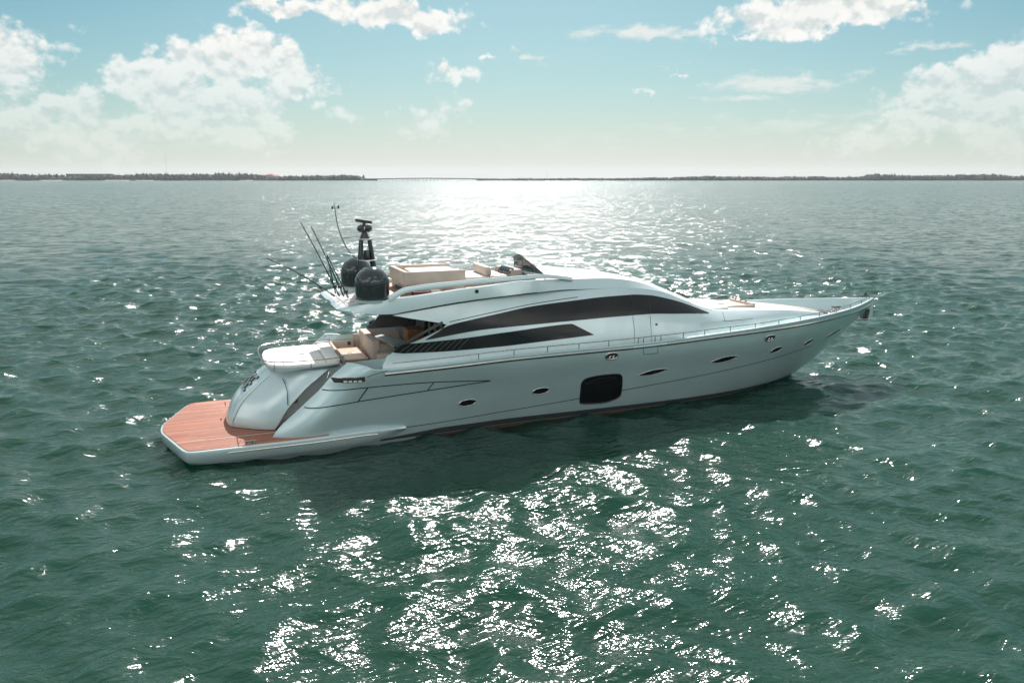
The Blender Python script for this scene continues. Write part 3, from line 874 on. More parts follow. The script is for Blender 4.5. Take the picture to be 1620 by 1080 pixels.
# --- roof and trunk
zu = T([(6.9, 5.0), (7.4, 5.03), (10, 5.25), (12, 5.36), (13, 5.33), (14.3, 5.26), (15.5, 5.22), (16.5, 5.10), (17.4, 4.88), (18.2, 4.58), (19.2, 4.18), (20, 3.86), (21, 3.62), (22.4, 3.56), (24.6, 3.39), (27, 3.05), (28.6, 2.70)])
yu = T([(6.9, 2.4), (10, 2.4), (12, 2.25), (13, 2.0), (14.3, 1.72), (16.5, 1.6), (18.2, 1.55), (20, 1.45), (22, 1.38), (24.6, 1.15), (27, .58), (28.6, .04)])
z0 = T([(12.2, 5.50), (13.5, 5.54), (15, 5.45), (16.35, 5.24), (17.36, 5.03), (18.37, 4.72), (19.25, 4.37), (20.2, 3.98), (21.04, 3.66), (22.4, 3.58), (24.6, 3.43), (27, 3.09), (28.6, 2.72)])
zd = T([(5.2, 4.62), (5.44, 4.61), (6.0, 4.52), (6.9, 4.46), (7.4, 4.52), (9.2, 4.73), (11, 4.86), (12, 4.90), (13.4, 4.92), (14.2, 4.89), (15.2, 4.862)])
yd = T([(5.2, 2.32), (5.44, 2.36), (6.9, 2.46), (11, 2.44), (12, 2.32), (13.4, 2.06), (14.2, 1.95), (15.2, 1.89)])
rows = []
for x in lin(12.4, 28.55, 150):
    ze, ye = eave_z(x) , eave_y(x)
    if x < 15.2:
        ze, ye = zd(x), yd(x)
    z1, y1, zc_ = zu(x), yu(x), z0(x)
    row = [(x, -ye, ze)]
    # flare crease: slightly concave from eave to shoulder
    row.append((x, -(ye * .55 + y1 * .45) + .01, ze + (z1 - ze) * .45))
    row.append((x, -y1, z1))
    for f in (.93, .8, .6, .35):
        row.append((x, -y1 * f, z1 + (zc_ - z1) * (1 - f ** 2.2)))
    row.append((x, 0, zc_))
    row = row + [(p[0], -p[1], p[2]) for p in row[::-1][1:]]
    rows.append(row)
roof_m = MB().grid(rows)
roof = roof_m.build('roof', M['white'], Yp, angle=24)
# painted side flare of the roof keeps the hull silver
for s in (-1, 1):
    rr_ = []
    for x in lin(13.4, 20.6, 60):
        ze, ye = (zd(x), yd(x)) if x < 15.2 else (eave_z(x), eave_y(x))
        z1, y1 = zu(x), yu(x)
        rr_.append([(x, s * (ye + .006), ze + .004), (x, s * ((ye * .55 + y1 * .45) - .004), ze + (z1 - ze) * .45 + .004), (x, s * (y1 * .3 + ye * .7 * .0 + .7 * y1 + .006), z1 - .005)])
    MB().grid(rr_).build('roof_flare', M['paint'], roof, angle=60)
# wipers; the windscreen's white sky reflection is painted as the roof's white
for s in (-1, 1):
    MB().tube([(18.55, s * 1.20, z0(18.55) * .55 + zu(18.55) * .45 + .05), (19.2, s * 1.15, z0(19.2) * .55 + zu(19.2) * .45 + .07), (19.95, s * 1.05, z0(19.95) * .6 + zu(19.95) * .4 + .05)], .022, 6).tube([(19.3, s * 1.0, z0(19.3) + .02), (19.98, s * 1.05, z0(19.98) + .03)], .014, 6).build('wiper', M['dark'], roof)

# --- foredeck seating well, laid on the trunk
w_ = MB().box((21.95, 0, 3.56), (2.7, 1.9, .05), 0, .02).build('foredeck_well', M['beige'], Yp)
MB().box((21.75, .38, 3.62), (.9, 1.2, .12), 0, .05).build('foredeck_cushion', M['cushion'], w_)
MB().box((23.22, -.1, 3.60), (.14, 1.7, .18), 0, .04).box((22.4, -.90, 3.59), (1.7, .12, .12), 0, .04).build('foredeck_backrest', M['beige'], w_)
for dy in (-.35, .0, .35):
    MB().lathe([(.05, 0), (.05, .05), (.03, .06)], (23.22, dy, 3.68), 10).build('cup_holder', M['inter_brown'], w_)
rows = []
for x in lin(23.3, 28.4, 20):
    h = .26 + .24 * (x - 23.3) / 5.1
    zz = z0(x) + .012
    rows.append([(x, -h, zz - .01), (x, 0, zz), (x, h, zz - .01)])
MB().grid(rows).build('nonskid_path', M['beige'], Yp)
# two padded bolsters each side of the path
for s in (-1, 1):
    MB().box((21.0, s * .9, 3.64), (1.2, .9, .10), 0, .04).build('sun_cushion', M['cushion'], w_)

# --- flybridge body
rows = []
for x in lin(5.18, 14.6, 90):
    a, b = zd(x), (zu(x) if x > 6.9 else float(np.interp(x, [5.18, 5.5, 6.9], [4.72, 4.78, 5.0])))
    y1, y2 = yd(x), (yu(x) if x > 6.9 else float(np.interp(x, [5.18, 5.5, 6.0, 6.9], [2.12, 2.30, 2.36, 2.40])))
    if x < 5.6:
        q = (x - 5.18) / .42
        y1 *= .90 + .10 * math.sqrt(max(0, q)); y2 = min(y2, y1)
    fl = min(b, 4.98) if x > 6.9 else b
    fl = 4.95 if x > 7.1 else b
    und = a + .03
    q = x > 6.95
    row = [(x, 0, und + .02), (x, -(y1 - .5), und + .02), (x, -(y1 - .16), a), (x, -y1, a + .015), (x, -(y1 + y2) / 2 - .01, (a + b) / 2), (x, -y2, b - .02), (x, -(y2 - .03), b),
           (x, -(y2 - (.11 if q else .2)), b), (x, -(y2 - (.13 if q else .3)), fl), (x, -.9, fl), (x, 0, fl)]
    rows.append(row + [(p[0], -p[1], p[2]) for p in row[::-1][1:]])
fb = MB().grid(rows)
# aft edge closure
fb.grid([rows[0], [(5.10, p[1] * .97, 4.68) for p in rows[0]]])
fb.add(rows[-1], [tuple(range(len(rows[-1])))[::-1]])
fly = fb.build('flybridge', M['paint'], Yp, angle=30)
# pale non-slip aft deck with panel joints
MB().prism([(5.22, -2.0), (5.22, 2.0), (5.6, 2.22), (7.35, 2.22), (7.35, -2.22), (5.6, -2.22)], 4.80, 4.992, 0, 1).build('aft_deck_panel_base', M['white'], fly, smooth=False) if False else None
rows = []
for x in lin(5.25, 7.3, 14):
    b = float(np.interp(x, [5.18, 5.5, 6.9], [4.72, 4.78, 5.0])) + .006
    y = float(np.interp(x, [5.2, 5.5, 7.3], [1.98, 2.1, 2.12]))
    rows.append([(x, -y, b), (x, 0, b + .004), (x, y, b)])
dkp = MB().grid(rows).build('aft_deck_panel', M['white'], fly)
for (p, q) in (((5.45, -2.05), (5.45, 2.05)), ((5.45, -.9), (5.9, -.9)), ((5.45, -1.5), (5.95, -1.5)), ((5.45, .4), (5.9, .4))):
    zz = lambda x: float(np.interp(x, [5.18, 5.5, 6.9], [4.72, 4.78, 5.0])) + .014
    MB().tube([(p[0], p[1], zz(p[0])), (q[0], q[1], zz(q[0]))], .012, 6).build('deck_joint', M['taupe'], dkp)
MB().box((9.7, 0, 4.965), (4.6, 4.3, .03)).build('flybridge_sole', M['teak'], fly, smooth=False)
# small nav light on the coaming
for s in (-1, 1):
    MB().lathe([(.055, 0), (.07, .02), (.05, .05)], (0, 0, 0), 14, 'Y').build('coaming_light', M['inter'], fly).location = (9.97, s * 2.44 if s > 0 else -2.47, 5.10)
# arched hand rail moulding
for s in (-1, 1):
    cen = bez([(6.82, 2.40, 4.98), (7.02, 2.41, 5.10), (7.42, 2.40, 5.27), (8.3, 2.39, 5.36), (10.09, 2.36, 5.44), (11.3, 2.30, 5.47), (12.5, 2.16, 5.49), (13.2, 2.0, 5.42), (14.0, 1.80, 5.28)], 8)
    nC = len(cen); rws = []
    for i, p in enumerate(cen):
        f = i / (nC - 1)
        hh = .10 - .035 * f; tt = .05
        rws.append([(p.x + .02, s * (p.y + tt), p.z - hh), (p.x - .01, s * (p.y + tt), p.z + hh * .5), (p.x - .02, s * (p.y + tt * .5), p.z + hh), (p.x - .02, s * (p.y - tt * .6), p.z + hh), (p.x, s * (p.y - tt), p.z + hh * .4), (p.x + .02, s * (p.y - tt), p.z - hh)])
    g = MB().grid(rws, close_v=True)
    g.add(rws[0], [(0, 1, 2, 3, 4, 5)]); g.add(rws[-1], [(5, 4, 3, 2, 1, 0)])
    g.build('hand_rail', M['paint'], fly, angle=40)
# furniture
so = MB()
def wallbox(x0, x1, y0, y1, z0_, z1_, t=.16):
    so.box(((x0 + x1) / 2, y0 + t / 2, (z0_ + z1_) / 2), (x1 - x0, t, z1_ - z0_), 0, .035)
wallbox(7.62, 9.9, -1.42, 0, 5.28, 5.76); wallbox(7.62, 10.0, .92, 0, 5.28, 5.76)
so.box((7.70, -.17, 5.52), (.16, 2.4, .48), 0, .035)
so.build('flybridge_settee', M['beige'], fly)
MB().box((8.78, -.17, 5.13), (2.2, 2.3, .28), 0, .03).build('settee_base', M['beige_pale'], fly)
MB().box((7.58, -.5, 5.13), (.02, .9, .12), 0, .005).build('base_vent', M['dark'], fly)
MB().box((8.95, -.12, 5.62), (1.7, 1.5, .12), 0, .04).build('settee_cushion', M['cushion'], fly)
MB().box((10.55, .05, 5.36), (1.1, 1.9, .12), 0, .04).build('bench_cushion', M['cushion'], fly)
MB().box((10.75, .05, 5.14), (1.5, 1.7, .34), 0, .03).build('bench_base', M['beige'], fly)
MB().box((10.98, -.05, 5.60), (.24, 1.85, .34), -.05, .06).build('helm_seat_back', M['beige'], fly)
MB().box((11.45, -.05, 5.36), (.55, 1.7, .14), 0, .05).build('helm_seat_cushion', M['cushion'], fly)
MB().lathe([(.07, 0), (.07, .06), (.04, .08)], (10.96, -.98, 5.56), 12, 'Y').tube([(10.96, -1.0, 5.5), (10.96, -1.02, 5.32)], .02, 6).build('seat_fitting', M['rail'], fly)
MB().tube([(10.9, -1.35, 5.0), (10.75, -1.35, 5.42)], .02, 6).tube([(11.05, -1.35, 5.0), (10.9, -1.35, 5.42)], .02, 6).build('ladder_rail', M['steel'], fly)
MB().box((8.05, -1.95, 5.05), (.6, .3, .18), 0, .03).build('side_cushion', M['red'], fly)
for k, (x, mm) in enumerate(((8.6, 'beige_pale'), (9.1, 'wood'), (9.55, 'beige_pale'), (9.95, 'taupe'), (10.4, 'beige'))):
    MB().box((x, -1.85, 5.06), (.34, .32, .2), 0, .03).build('side_locker', M[mm], fly)
# helm console
cn = MB().box((12.15, .1, 5.36), (.55, 1.9, .50), 0, .08, 0, .92).build('helm_console', M['taupe'], fly)
MB().box((11.93, -.1, 5.56), (.30, 1.3, .03), 0, .01, rad(-38)).build('instrument_panel', M['black'], cn)
for dy in (-.45, -.2, .05, .3):
    MB().box((11.90, dy, 5.585), (.18, .16, .02), 0, .005, rad(-38)).build('instrument_screen', M['glass'], cn)
wh = MB()
wh.tube([(11.70 + .03 * math.cos(a), -.15 + .17 * math.sin(a), 5.50 + .17 * math.cos(a)) for a in lin(0, 2 * math.pi, 25)], .018, 8, caps=False)
for a in (0, 2.09, 4.19):
    wh.tube([(11.70, -.15, 5.50), (11.70 + .03 * math.cos(a), -.15 + .17 * math.sin(a), 5.50 + .17 * math.cos(a))], .012, 6)
wh.build('steering_wheel', M['black'], cn)
# low roof screen around the console
ws = MB(); rws = []
for k in range(25):
    y_ = lin(-1.98, .80, 25)[k]
    hgt = .70 * max(.03, 1 - (abs(y_) / 1.98) ** 1.35)
    bx_ = 12.66 + .06 * y_ * y_
    rws.append([(bx_, y_, 5.40), (bx_ - .04, y_ * .995, 5.42 + hgt * .5), (bx_ - .16 * hgt, y_ * .98, 5.42 + hgt)])
ws.grid(rws); ws.grid([[(p[0] - .02, p[1] * .985, p[2]) for p in r] for r in rws])
ws.grid([[r[-1] for r in rws], [(r[-1][0] - .02, r[-1][1] * .985, r[-1][2]) for r in rws]])
M['screen'] = mat('tinted_screen', (0.035, 0.060, 0.066), 0.08, 0.0, 0.1, 0.7, spec=0.7)
scr = ws.build('windscreen', M['screen'], fly, angle=40)
MB().tube([rws[i][-1] for i in range(25)], .022, 6).build('windscreen_frame', M['black'], scr)
MB().tube([(r[0][0] - .03, r[0][1], 5.47) for r in rws], .03, 6).build('windscreen_base', M['white'], scr)
for i_ in (8, 15, 24):
    MB().tube([(q[0] - .02, q[1], q[2]) for q in rws[i_]], .016, 6).build('windscreen_mullion', M['black'], scr)
MB().tube([(r[1][0] - .03, r[1][1], r[1][2] + .08) for r in rws[6:]], .010, 6).build('windscreen_trim', M['rail'], scr)

# --- domes and mast
def dome(x, y, zb_):
    R = .595
    prof = [(R * .92, 0), (R * 1.02, .02), (R * 1.02, .06), (R * .97, .08), (R * .985, .50)]
    for k in range(1, 10):
        a = k / 10 * math.pi / 2
        prof.append((R * math.cos(a), .52 + R * .98 * math.sin(a)))
    prof.append((.01, .52 + R * .98))
    d = MB().lathe(prof, (0, 0, 0), 40).build('radome', M['black_dome'], yacht, angle=40)
    d.location = (x, y, zb_)
    MB().lathe([(R * .90, -.10), (R * .90, .03)], (0, 0, 0), 30).build('radome_foot', M['paint'], d)
    MB().tube([(R * .9965 * math.cos(a), R * .9965 * math.sin(a), .51) for a in lin(0, 2 * math.pi, 41)], .008, 6, caps=False).build('radome_seam', M['dark'], d)
dome(6.36, -1.92, 4.97); dome(6.45, 1.62, 4.97)
ms = MB()
for s in (-1, 1):
    ms.tube([(6.28, .15 + s * .20, 4.95), (6.33, .15 + s * .20, 5.75), (6.42, .15 + s * .15, 6.84)], [.075, .07, .055], 6)
    ms.tube([(6.86, .15 + s * .20, 4.95), (6.82, .15 + s * .20, 5.9), (6.72, .15 + s * .13, 6.84)], [.075, .07, .05], 6)
ms.box((6.57, .15, 5.35), (.52, .44, .9), 0, .03, 0, .96).box((6.57, .15, 6.10), (.60, .5, .035), 0, .01).box((6.57, .15, 6.84), (.46, .42, .05), 0, .015)
mast = ms.build('mast', M['black'], Yp)
MB().tube([(6.27, -.10, 6.11), (6.57, -.14, 6.09), (6.9, -.10, 6.11)], .014, 6).tube([(6.30, -.07, 6.87), (6.57, -.1, 6.86), (6.85, -.07, 6.87)], .014, 6).build('mast_trim', M['steel'], mast)
MB().lathe([(.16, 0), (.17, .12), (.13, .30), (.15, .34)], (6.62, .12, 6.12), 14).build('horn_pod', M['black'], mast)
MB().lathe([(.20, 6.86), (.13, 7.02), (.07, 7.14), (.06, 7.2)], (6.55, .15, 0), 14).build('radar_pedestal', M['black'], mast)
for dx in (-.14, .15):
    p = MB()
    p.lathe([(.01, -.14)] + [(.135 * math.cos(a), .135 * math.sin(a)) for a in lin(-1.4, 1.4, 9)] + [(.01, .14)], (6.54 + dx, .08, 7.24), 14).build('searchlight', M['black'], mast)
MB().box((6.53, .1, 7.50), (.60, .10, .12), -.30, .03, .13).build('radar_scanner', M['boot'], mast)
MB().tube([(6.54, .12, 7.3), (6.54, .12, 7.46)], .06, 8).build('scanner_gearbox', M['black'], mast)
# tall curved whip aerial with wind sensor
wp = bez([(6.32, .2, 6.16), (6.13, .2, 6.22), (5.90, .2, 6.55), (5.72, .2, 6.95), (5.60, .2, 7.40), (5.54, .2, 7.90), (5.50, .2, 8.20)], 6)
wa = MB().tube(wp, [.020 - .010 * i / (len(wp) - 1) for i in range(len(wp))], 6).build('whip_aerial', M['dark'], mast)
MB().tube([(5.76, .2, 6.90), (6.1, .2, 6.93), (6.4, .2, 6.93)], .010, 6).build('aerial_stay', M['dark'], mast)
MB().tube([(5.54, -.06, 7.98), (5.54, .44, 7.98)], .008, 6).lathe([(.03, -.05), (.035, .0), (.03, .06)], (5.42, -.0, 8.0), 8).lathe([(.03, -.05), (.035, .0), (.03, .06)], (5.68, .3, 8.0), 8).tube([(5.42, -.0, 7.97), (5.68, .3, 7.97)], .008, 6).build('wind_sensor', M['dark'], mast)

# --- guard rails
def wire_z(x): return sheer_z(x) + float(np.interp(x, [7, 17, 22, 27, 31], [.33, .34, .32, .38, .44]))
post_x = [9.82, 11.16, 12.47, 13.74, 14.98, 16.25, 16.99, 17.25, 18.26, 19.25, 20.47, 21.72, 22.98, 24.24, 25.5, 26.78, 28.05, 29.29, 30.38]
def ry(x): return max(.03, hull_y(x, top_z(x) - .02) - .07)
for s in (-1, 1):
    g = MB()
    g.tube([(x, s * ry(x), wire_z(x)) for x in lin(6.75, 30.85, 120)], .016, 6)
    rail = g.build('guard_rail', M['rail'], Yp)
    for x in post_x + ([16.48] if True else []):
        MB().tube([(x, s * ry(x), top_z(x) - .02), (x, s * ry(x), wire_z(x))], .016, 6).build('rail_post', M['rail'], rail)
MB().tube([(30.85, -.06, wire_z(30.85)), (30.98, 0, wire_z(30.9)), (30.85, .06, wire_z(30.85))], .018, 6).lathe([(.05, 0), (.06, .06), (.03, .10)], (30.6, .12, wire_z(30.6)), 10).build('bow_light', M['dark'], Yp)
# --- windlass and bow gear
wl = MB().box((29.35, 0, 2.53), (1.0, .62, .07), 0, .02).build('windlass', M['steel'], Yp)
for (x, y) in ((29.25, .22), (29.25, -.22)):
    MB().lathe([(.15, 0), (.16, .05), (.09, .10), (.09, .2), (.14, .26), (.12, .30)], (x, y, 2.56), 18).build('windlass_drum', M['steel'], wl)
MB().box((29.2, 0, 2.86), (.42, .16, .06), 0, .02).build('windlass_motor', M['dark'], wl)
MB().tube([(29.4, .05, 2.62), (29.9, .03, 2.62), (30.45, 0, 2.75)], .035, 8).build('anchor_chain', M['rail'], wl)
for (x, y) in ((28.55, .85), (28.6, -.62), (29.8, .34), (29.75, -.26)):
    MB().tube([(x - .07, y, 2.5), (x - .07, y, 2.6)], .022, 8).tube([(x + .07, y, 2.5), (x + .07, y, 2.6)], .022, 8).tube([(x - .2, y, 2.6), (x, y, 2.615), (x + .2, y, 2.6)], .024, 8).build('deck_cleat', M['steel'], Yp).location = (0, 0, .17)
MB().box((28.75, -.35, 2.71), (.5, .5, .06), 0, .02).build('deck_hatch', M['beige'], Yp)
MB().box((29.9, .1, 2.80), (.42, .18, .14), .1, .05).build('bow_locker', M['dark'], Yp)
an = MB()
an.tube([(30.95, 0, 3.0), (30.75, 0, 2.75), (30.45, 0, 2.42)], .05, 8)
an.add([(30.85, -.28, 2.86), (30.85, .28, 2.86), (30.72, .30, 2.38), (30.72, -.30, 2.38), (30.93, -.26, 2.86), (30.93, .26, 2.86), (30.80, .28, 2.36), (30.80, -.28, 2.36)],
       [(0, 1, 2, 3), (7, 6, 5, 4), (0, 4, 5, 1), (1, 5, 6, 2), (2, 6, 7, 3), (3, 7, 4, 0)])
an.tube([(30.75, -.30, 2.40), (30.35, -.1, 2.34), (30.2, 0, 2.36)], [.05, .035, .02], 8).tube([(30.75, .30, 2.40), (30.35, .1, 2.34), (30.2, 0, 2.36)], [.05, .035, .02], 8)
a_ = an.build('anchor', M['rail'], Yp); a_.location = (-.34, 0, .02)

wl.location = (-.40, .05, .20)
# --- fishing rods standing in the flybridge holders (things of their own)
cA, sA = math.cos(YAW), math.sin(YAW)
def W(p):
    return Vector((-11.423 + cA * p[0] - sA * p[1], 26.009 + sA * p[0] + cA * p[1], p[2]))
M['cork'] = mat('dark_grip', (0.03, 0.03, 0.032), 0.6)
M['reel'] = mat('reel_metal', (0.05, 0.04, 0.035), 0.3, 0.6)
def rod(base, tip, lab, grp="fishing rods standing at the aft edge of the upper deck", sag=.0, reel=True):
    b, tp_ = W(base), W(tip)
    r = bpy.data.objects.new('fishing_rod', None); COL.objects.link(r); r.location = b
    tag(r, lab, 'fishing rod', grp)
    d = tp_ - b
    L = d.length
    pts = [d * (i / 14) + Vector((0, 0, sag * math.sin(math.pi * i / 14))) for i in range(15)]
    MB().tube(pts, [.024 - .012 * i / 14 for i in range(15)], 6).build('rod_blank', M['dark'], r)
    MB().tube([d * .0, d * .06], .028, 8).tube([d * .17, d * .24], .026, 8).build('rod_grip', M['cork'], r)
    gd = MB()
    for f in (.38, .52, .66, .8, .92):
        gd.lathe([(.022, -.006), (.026, 0), (.022, .006)], tuple(d * f + Vector((0, 0, sag * math.sin(math.pi * f) + .0))), 8, 'Y')
    gd.build('rod_guide', M['dark'], r)
    if reel:
        rp = d * .14 + Vector((.03, -.03, 0))
        MB().lathe([(.075, -.06), (.075, -.045), (.05, -.04), (.05, .04), (.075, .045), (.075, .06)], tuple(rp), 14, 'X').build('reel', M['reel'], r)
rod((5.37, .12, 4.82), (3.07, .12, 6.29), 'fishing rod laid back almost flat, leaning farthest out over the stern', reel=False, sag=.10)
rod((5.49, .68, 4.84), (5.24, .68, 6.30), 'short upright fishing rod at the far end of the row beside the flat one', reel=False)
rod((5.51, -.10, 4.84), (4.29, -.10, 7.51), 'long fishing rod with its tip highest and farthest aft, dark reel at its foot', sag=.05)
rod((5.63, -.32, 4.86), (4.61, -.32, 7.38), 'long thin fishing rod crossing behind the short ones, second highest tip', sag=.05)
rod((5.70, -.84, 4.88), (5.03, -.84, 6.44), 'short fishing rod nearest the black radome, standing with a dark reel')

# ------------------------------------------------------------------ water
def water_mat():
    m = bpy.data.materials.new('sea_water'); m.use_nodes = True
    t = NT(m.node_tree); b = t.n['Principled BSDF']
    tc = t.new('ShaderNodeTexCoord')
    co = tc.outputs['Object']
    big = t.noise(t.vmath('MULTIPLY', co, (0.010, 0.022, 1.0)), 1.0, 3, 0.55)
    mid = t.noise(t.vmath('MULTIPLY', co, (0.06, 0.12, 1.0)), 1.0, 3, 0.5)
    c = t.mix(t.ramp(big, 0.35, 0.68), C4(WATER_A), C4(WATER_B))
    c = t.mix(t.ramp(mid, 0.4, 0.7, 0.0, 0.35), c, C4(WATER_C))
    t.l.new(c, b.inputs['Base Color'])
    b.inputs['IOR'].default_value = 1.38
    b.inputs['Coat Weight'].default_value = 0.07
    b.inputs['Coat Roughness'].default_value = 0.30
    b.inputs['Coat IOR'].default_value = 1.33
    b.subsurface_method = 'BURLEY'
    b.inputs['Subsurface Weight'].default_value = 0.75
    b.inputs['Subsurface Radius'].default_value = (1.0, 3.2, 2.2)
    b.inputs['Subsurface Scale'].default_value = 1.0
    b.inputs['Specular IOR Level'].default_value = 0.5
    # small ripples: stretched across the wind
    rot = t.new('ShaderNodeVectorRotate', rotation_type='Z_AXIS'); rot.inputs['Angle'].default_value = rad(14)
    t.l.new(co, rot.inputs['Vector'])
    rot2 = t.new('ShaderNodeVectorRotate', rotation_type='Z_AXIS'); rot2.inputs['Angle'].default_value = rad(-24)
    t.l.new(co, rot2.inputs['Vector'])
    h1 = t.noise(t.vmath('MULTIPLY', rot.outputs[0], (0.6, 1.7, 1.0)), 1.0, 2, 0.5, 0.3)
    h2 = t.noise(t.vmath('MULTIPLY', rot2.outputs[0], (1.35, 4.2, 1.0)), 1.0, 2, 0.5, 0.4)
    h3 = t.noise(t.vmath('MULTIPLY', rot.outputs[0], (4.2, 12.0, 1.0)), 1.0, 1, 0.5, 0.3)
    def ridge(h):     # sharpen crests a little
        return t.math('SUBTRACT', 1.0, t.math('ABSOLUTE', t.math('MULTIPLY_ADD', h, 2.0, -1.0)))
    gust = t.ramp(t.noise(t.vmath('MULTIPLY', co, (0.05, 0.09, 1.0)), 1.0, 3, 0.6), 0.3, 0.7, 0.55, 1.25)
    H = t.math('MULTIPLY', h1, RIP[0])
    H = t.math('ADD', H, t.math('MULTIPLY', h2, RIP[1]))
    H = t.math('ADD', H, t.math('MULTIPLY', t.math('MULTIPLY', ridge(h3), RIP[2]), gust))
    bp = t.new('ShaderNodeBump'); bp.inputs['Strength'].default_value = 1.0; bp.inputs['Distance'].default_value = 1.0
    t.l.new(H, bp.inputs['Height'])
    dist = t.vmath('LENGTH', co)
    far = t.ramp(dist, 38.0, 120.0)
    def slopes(vec, sc, det):
        nd = t.new('ShaderNodeTexNoise'); nd.inputs['Scale'].default_value = sc; nd.inputs['Detail'].default_value = det
        nd.inputs['Roughness'].default_value = 0.6
        t.l.new(vec, nd.inputs['Vector'])
        return t.vmath('SUBTRACT', nd.outputs['Color'], (0.5, 0.5, 0.5))
    sl = t.vmath('ADD', t.vmath('SCALE', slopes(t.vmath('MULTIPLY', rot.outputs[0], (0.16, 0.36, 1.0)), 1.0, 2), scale=FAR_SL[0]),
                 t.vmath('SCALE', slopes(t.vmath('MULTIPLY', rot2.outputs[0], (0.6, 1.0, 1.0)), 1.0, 3), scale=FAR_SL[1]))
    geo = t.new('ShaderNodeNewGeometry')
    sl = t.vmath('MULTIPLY', t.vmath('SCALE', sl, scale=far), (0.8, 1.0, 0.0))
    t.l.new(t.vmath('NORMALIZE', t.vmath('ADD', geo.outputs['Normal'], sl)), bp.inputs['Normal'])
    t.l.new(bp.outputs[0], b.inputs['Normal'])
    t.l.new(bp.outputs[0], b.inputs['Coat Normal'])
    # facets too small to model: rougher towards the open water
    sp = t.new('ShaderNodeSeparateXYZ'); t.l.new(co, sp.inputs[0])
    t.l.new(t.ramp(t.math('LOGARITHM', t.math('MAXIMUM', dist, 1.0), 10.0), 1.6, 3.2, ROUGH[0], ROUGH[1]), b.inputs['Roughness'])
    return m
WATER_A = (0.0065, 0.037, 0.023)
WATER_B = (0.009, 0.052, 0.037)
WATER_C = (0.0055, 0.026, 0.015)
RIP = (0.14, 0.082, 0.0145)
ROUGH = (0.10, 0.17)
FAR_SL = (0.8, 2.2)

def axis(core0, core1, step, grow, far0, far1):
    core = list(np.arange(core0, core1, step))
    out = core[:]
    s = step
    x = core[-1]
    while x < far1:
        s *= grow; x += s; out.append(x)
    s = step; x = core[0]; left = []
    while x > far0:
        s *= grow; x -= s; left.append(x)
    return np.array(left[::-1] + out)
def build_water():
    rng = np.random.default_rng(11)
    xs = axis(-36, 36, 0.13, 1.03, -9000, 9000)
    ys = axis(9, 70, 0.12, 1.018, -6000, 9500)
    GX, GY = np.meshgrid(xs, ys)
    dx = np.gradient(xs)[None, :]; dy = np.gradient(ys)[:, None]
    sp = np.maximum(dx, dy) + 0 * GX
    Zw = np.zeros_like(GX); DX = np.zeros_like(GX); DY = np.zeros_like(GX)
    near = sp < 3.0
    # the wind comes a little from the left of the sun
    mean = rad(-100)
    for i in range(WAVES):
        lam = 0.5 * (6.5 / 0.5) ** ((i + rng.random()) / WAVES)
        spread = 0.45 + 0.35 * (1 - lam / 8.0)
        a = mean + rng.normal() * spread
        k = 2 * math.pi / lam
        kx, ky = k * math.cos(a), k * math.sin(a)
        amp = WSLOPE / k * (0.6 + 0.8 * rng.random()) * (1.2 if lam < 1.6 else (0.85 if lam < 3.0 else 0.42))
        ph = rng.random() * 2 * math.pi
        # groups: slow amplitude modulation
        g = 0.5 + 0.5 * np.sin(GX * kx * .11 * (1 + .5 * rng.random()) - GY * ky * .09 + rng.random() * 6.28) * np.cos(GX * .10 * (rng.random() - .5) * 6 + GY * .23 * rng.random() + rng.random() * 6)
        fade = np.clip((lam / 4.0 - sp) / (lam / 8.0), 0, 1)
        th = GX * kx + GY * ky + ph
        A = amp * (0.35 + 1.0 * g) * fade
        Zw += A * np.cos(th)
        q = 0.75
        DX -= q * A * (kx / k) * np.sin(th); DY -= q * A * (ky / k) * np.sin(th)
    # calmer water in the lee of the hull
    cx, sx = math.cos(YAW), math.sin(YAW)
    lx = (GX + 11.423) * cx + (GY - 26.009) * sx; ly = -(GX + 11.423) * sx + (GY - 26.009) * cx
    ex = np.clip(np.minimum(lx + 1.0, 27.0 - lx) / 3.0, 0, 1)
    lee = ex * np.clip(1 - np.abs(ly + 5.2) / 4.8, 0, 1)
    Zw *= 1 - 0.35 * lee
    V = np.stack([GX + DX, GY + DY, Zw], axis=-1).reshape(-1, 3).astype(np.float32)
    ny, nx = GX.shape
    idx = np.arange(ny * nx).reshape(ny, nx)
    F = np.stack([idx[:-1, :-1], idx[:-1, 1:], idx[1:, 1:], idx[1:, :-1]], axis=-1).reshape(-1, 4).astype(np.int32)
    me = bpy.data.meshes.new('sea')
    me.vertices.add(len(V)); me.vertices.foreach_set('co', V.ravel())
    me.loops.add(F.size); me.loops.foreach_set('vertex_index', F.ravel())
    me.polygons.add(len(F)); me.polygons.foreach_set('loop_start', np.arange(0, F.size, 4, dtype=np.int32))
    me.polygons.foreach_set('use_smooth', np.ones(len(F), dtype=bool))
    me.update()
    me.materials.append(water_mat())
    o = bpy.data.objects.new('sea', me); COL.objects.link(o)
    tag(o, kind='structure')
WAVES = 90
WSLOPE = 0.049
build_water()

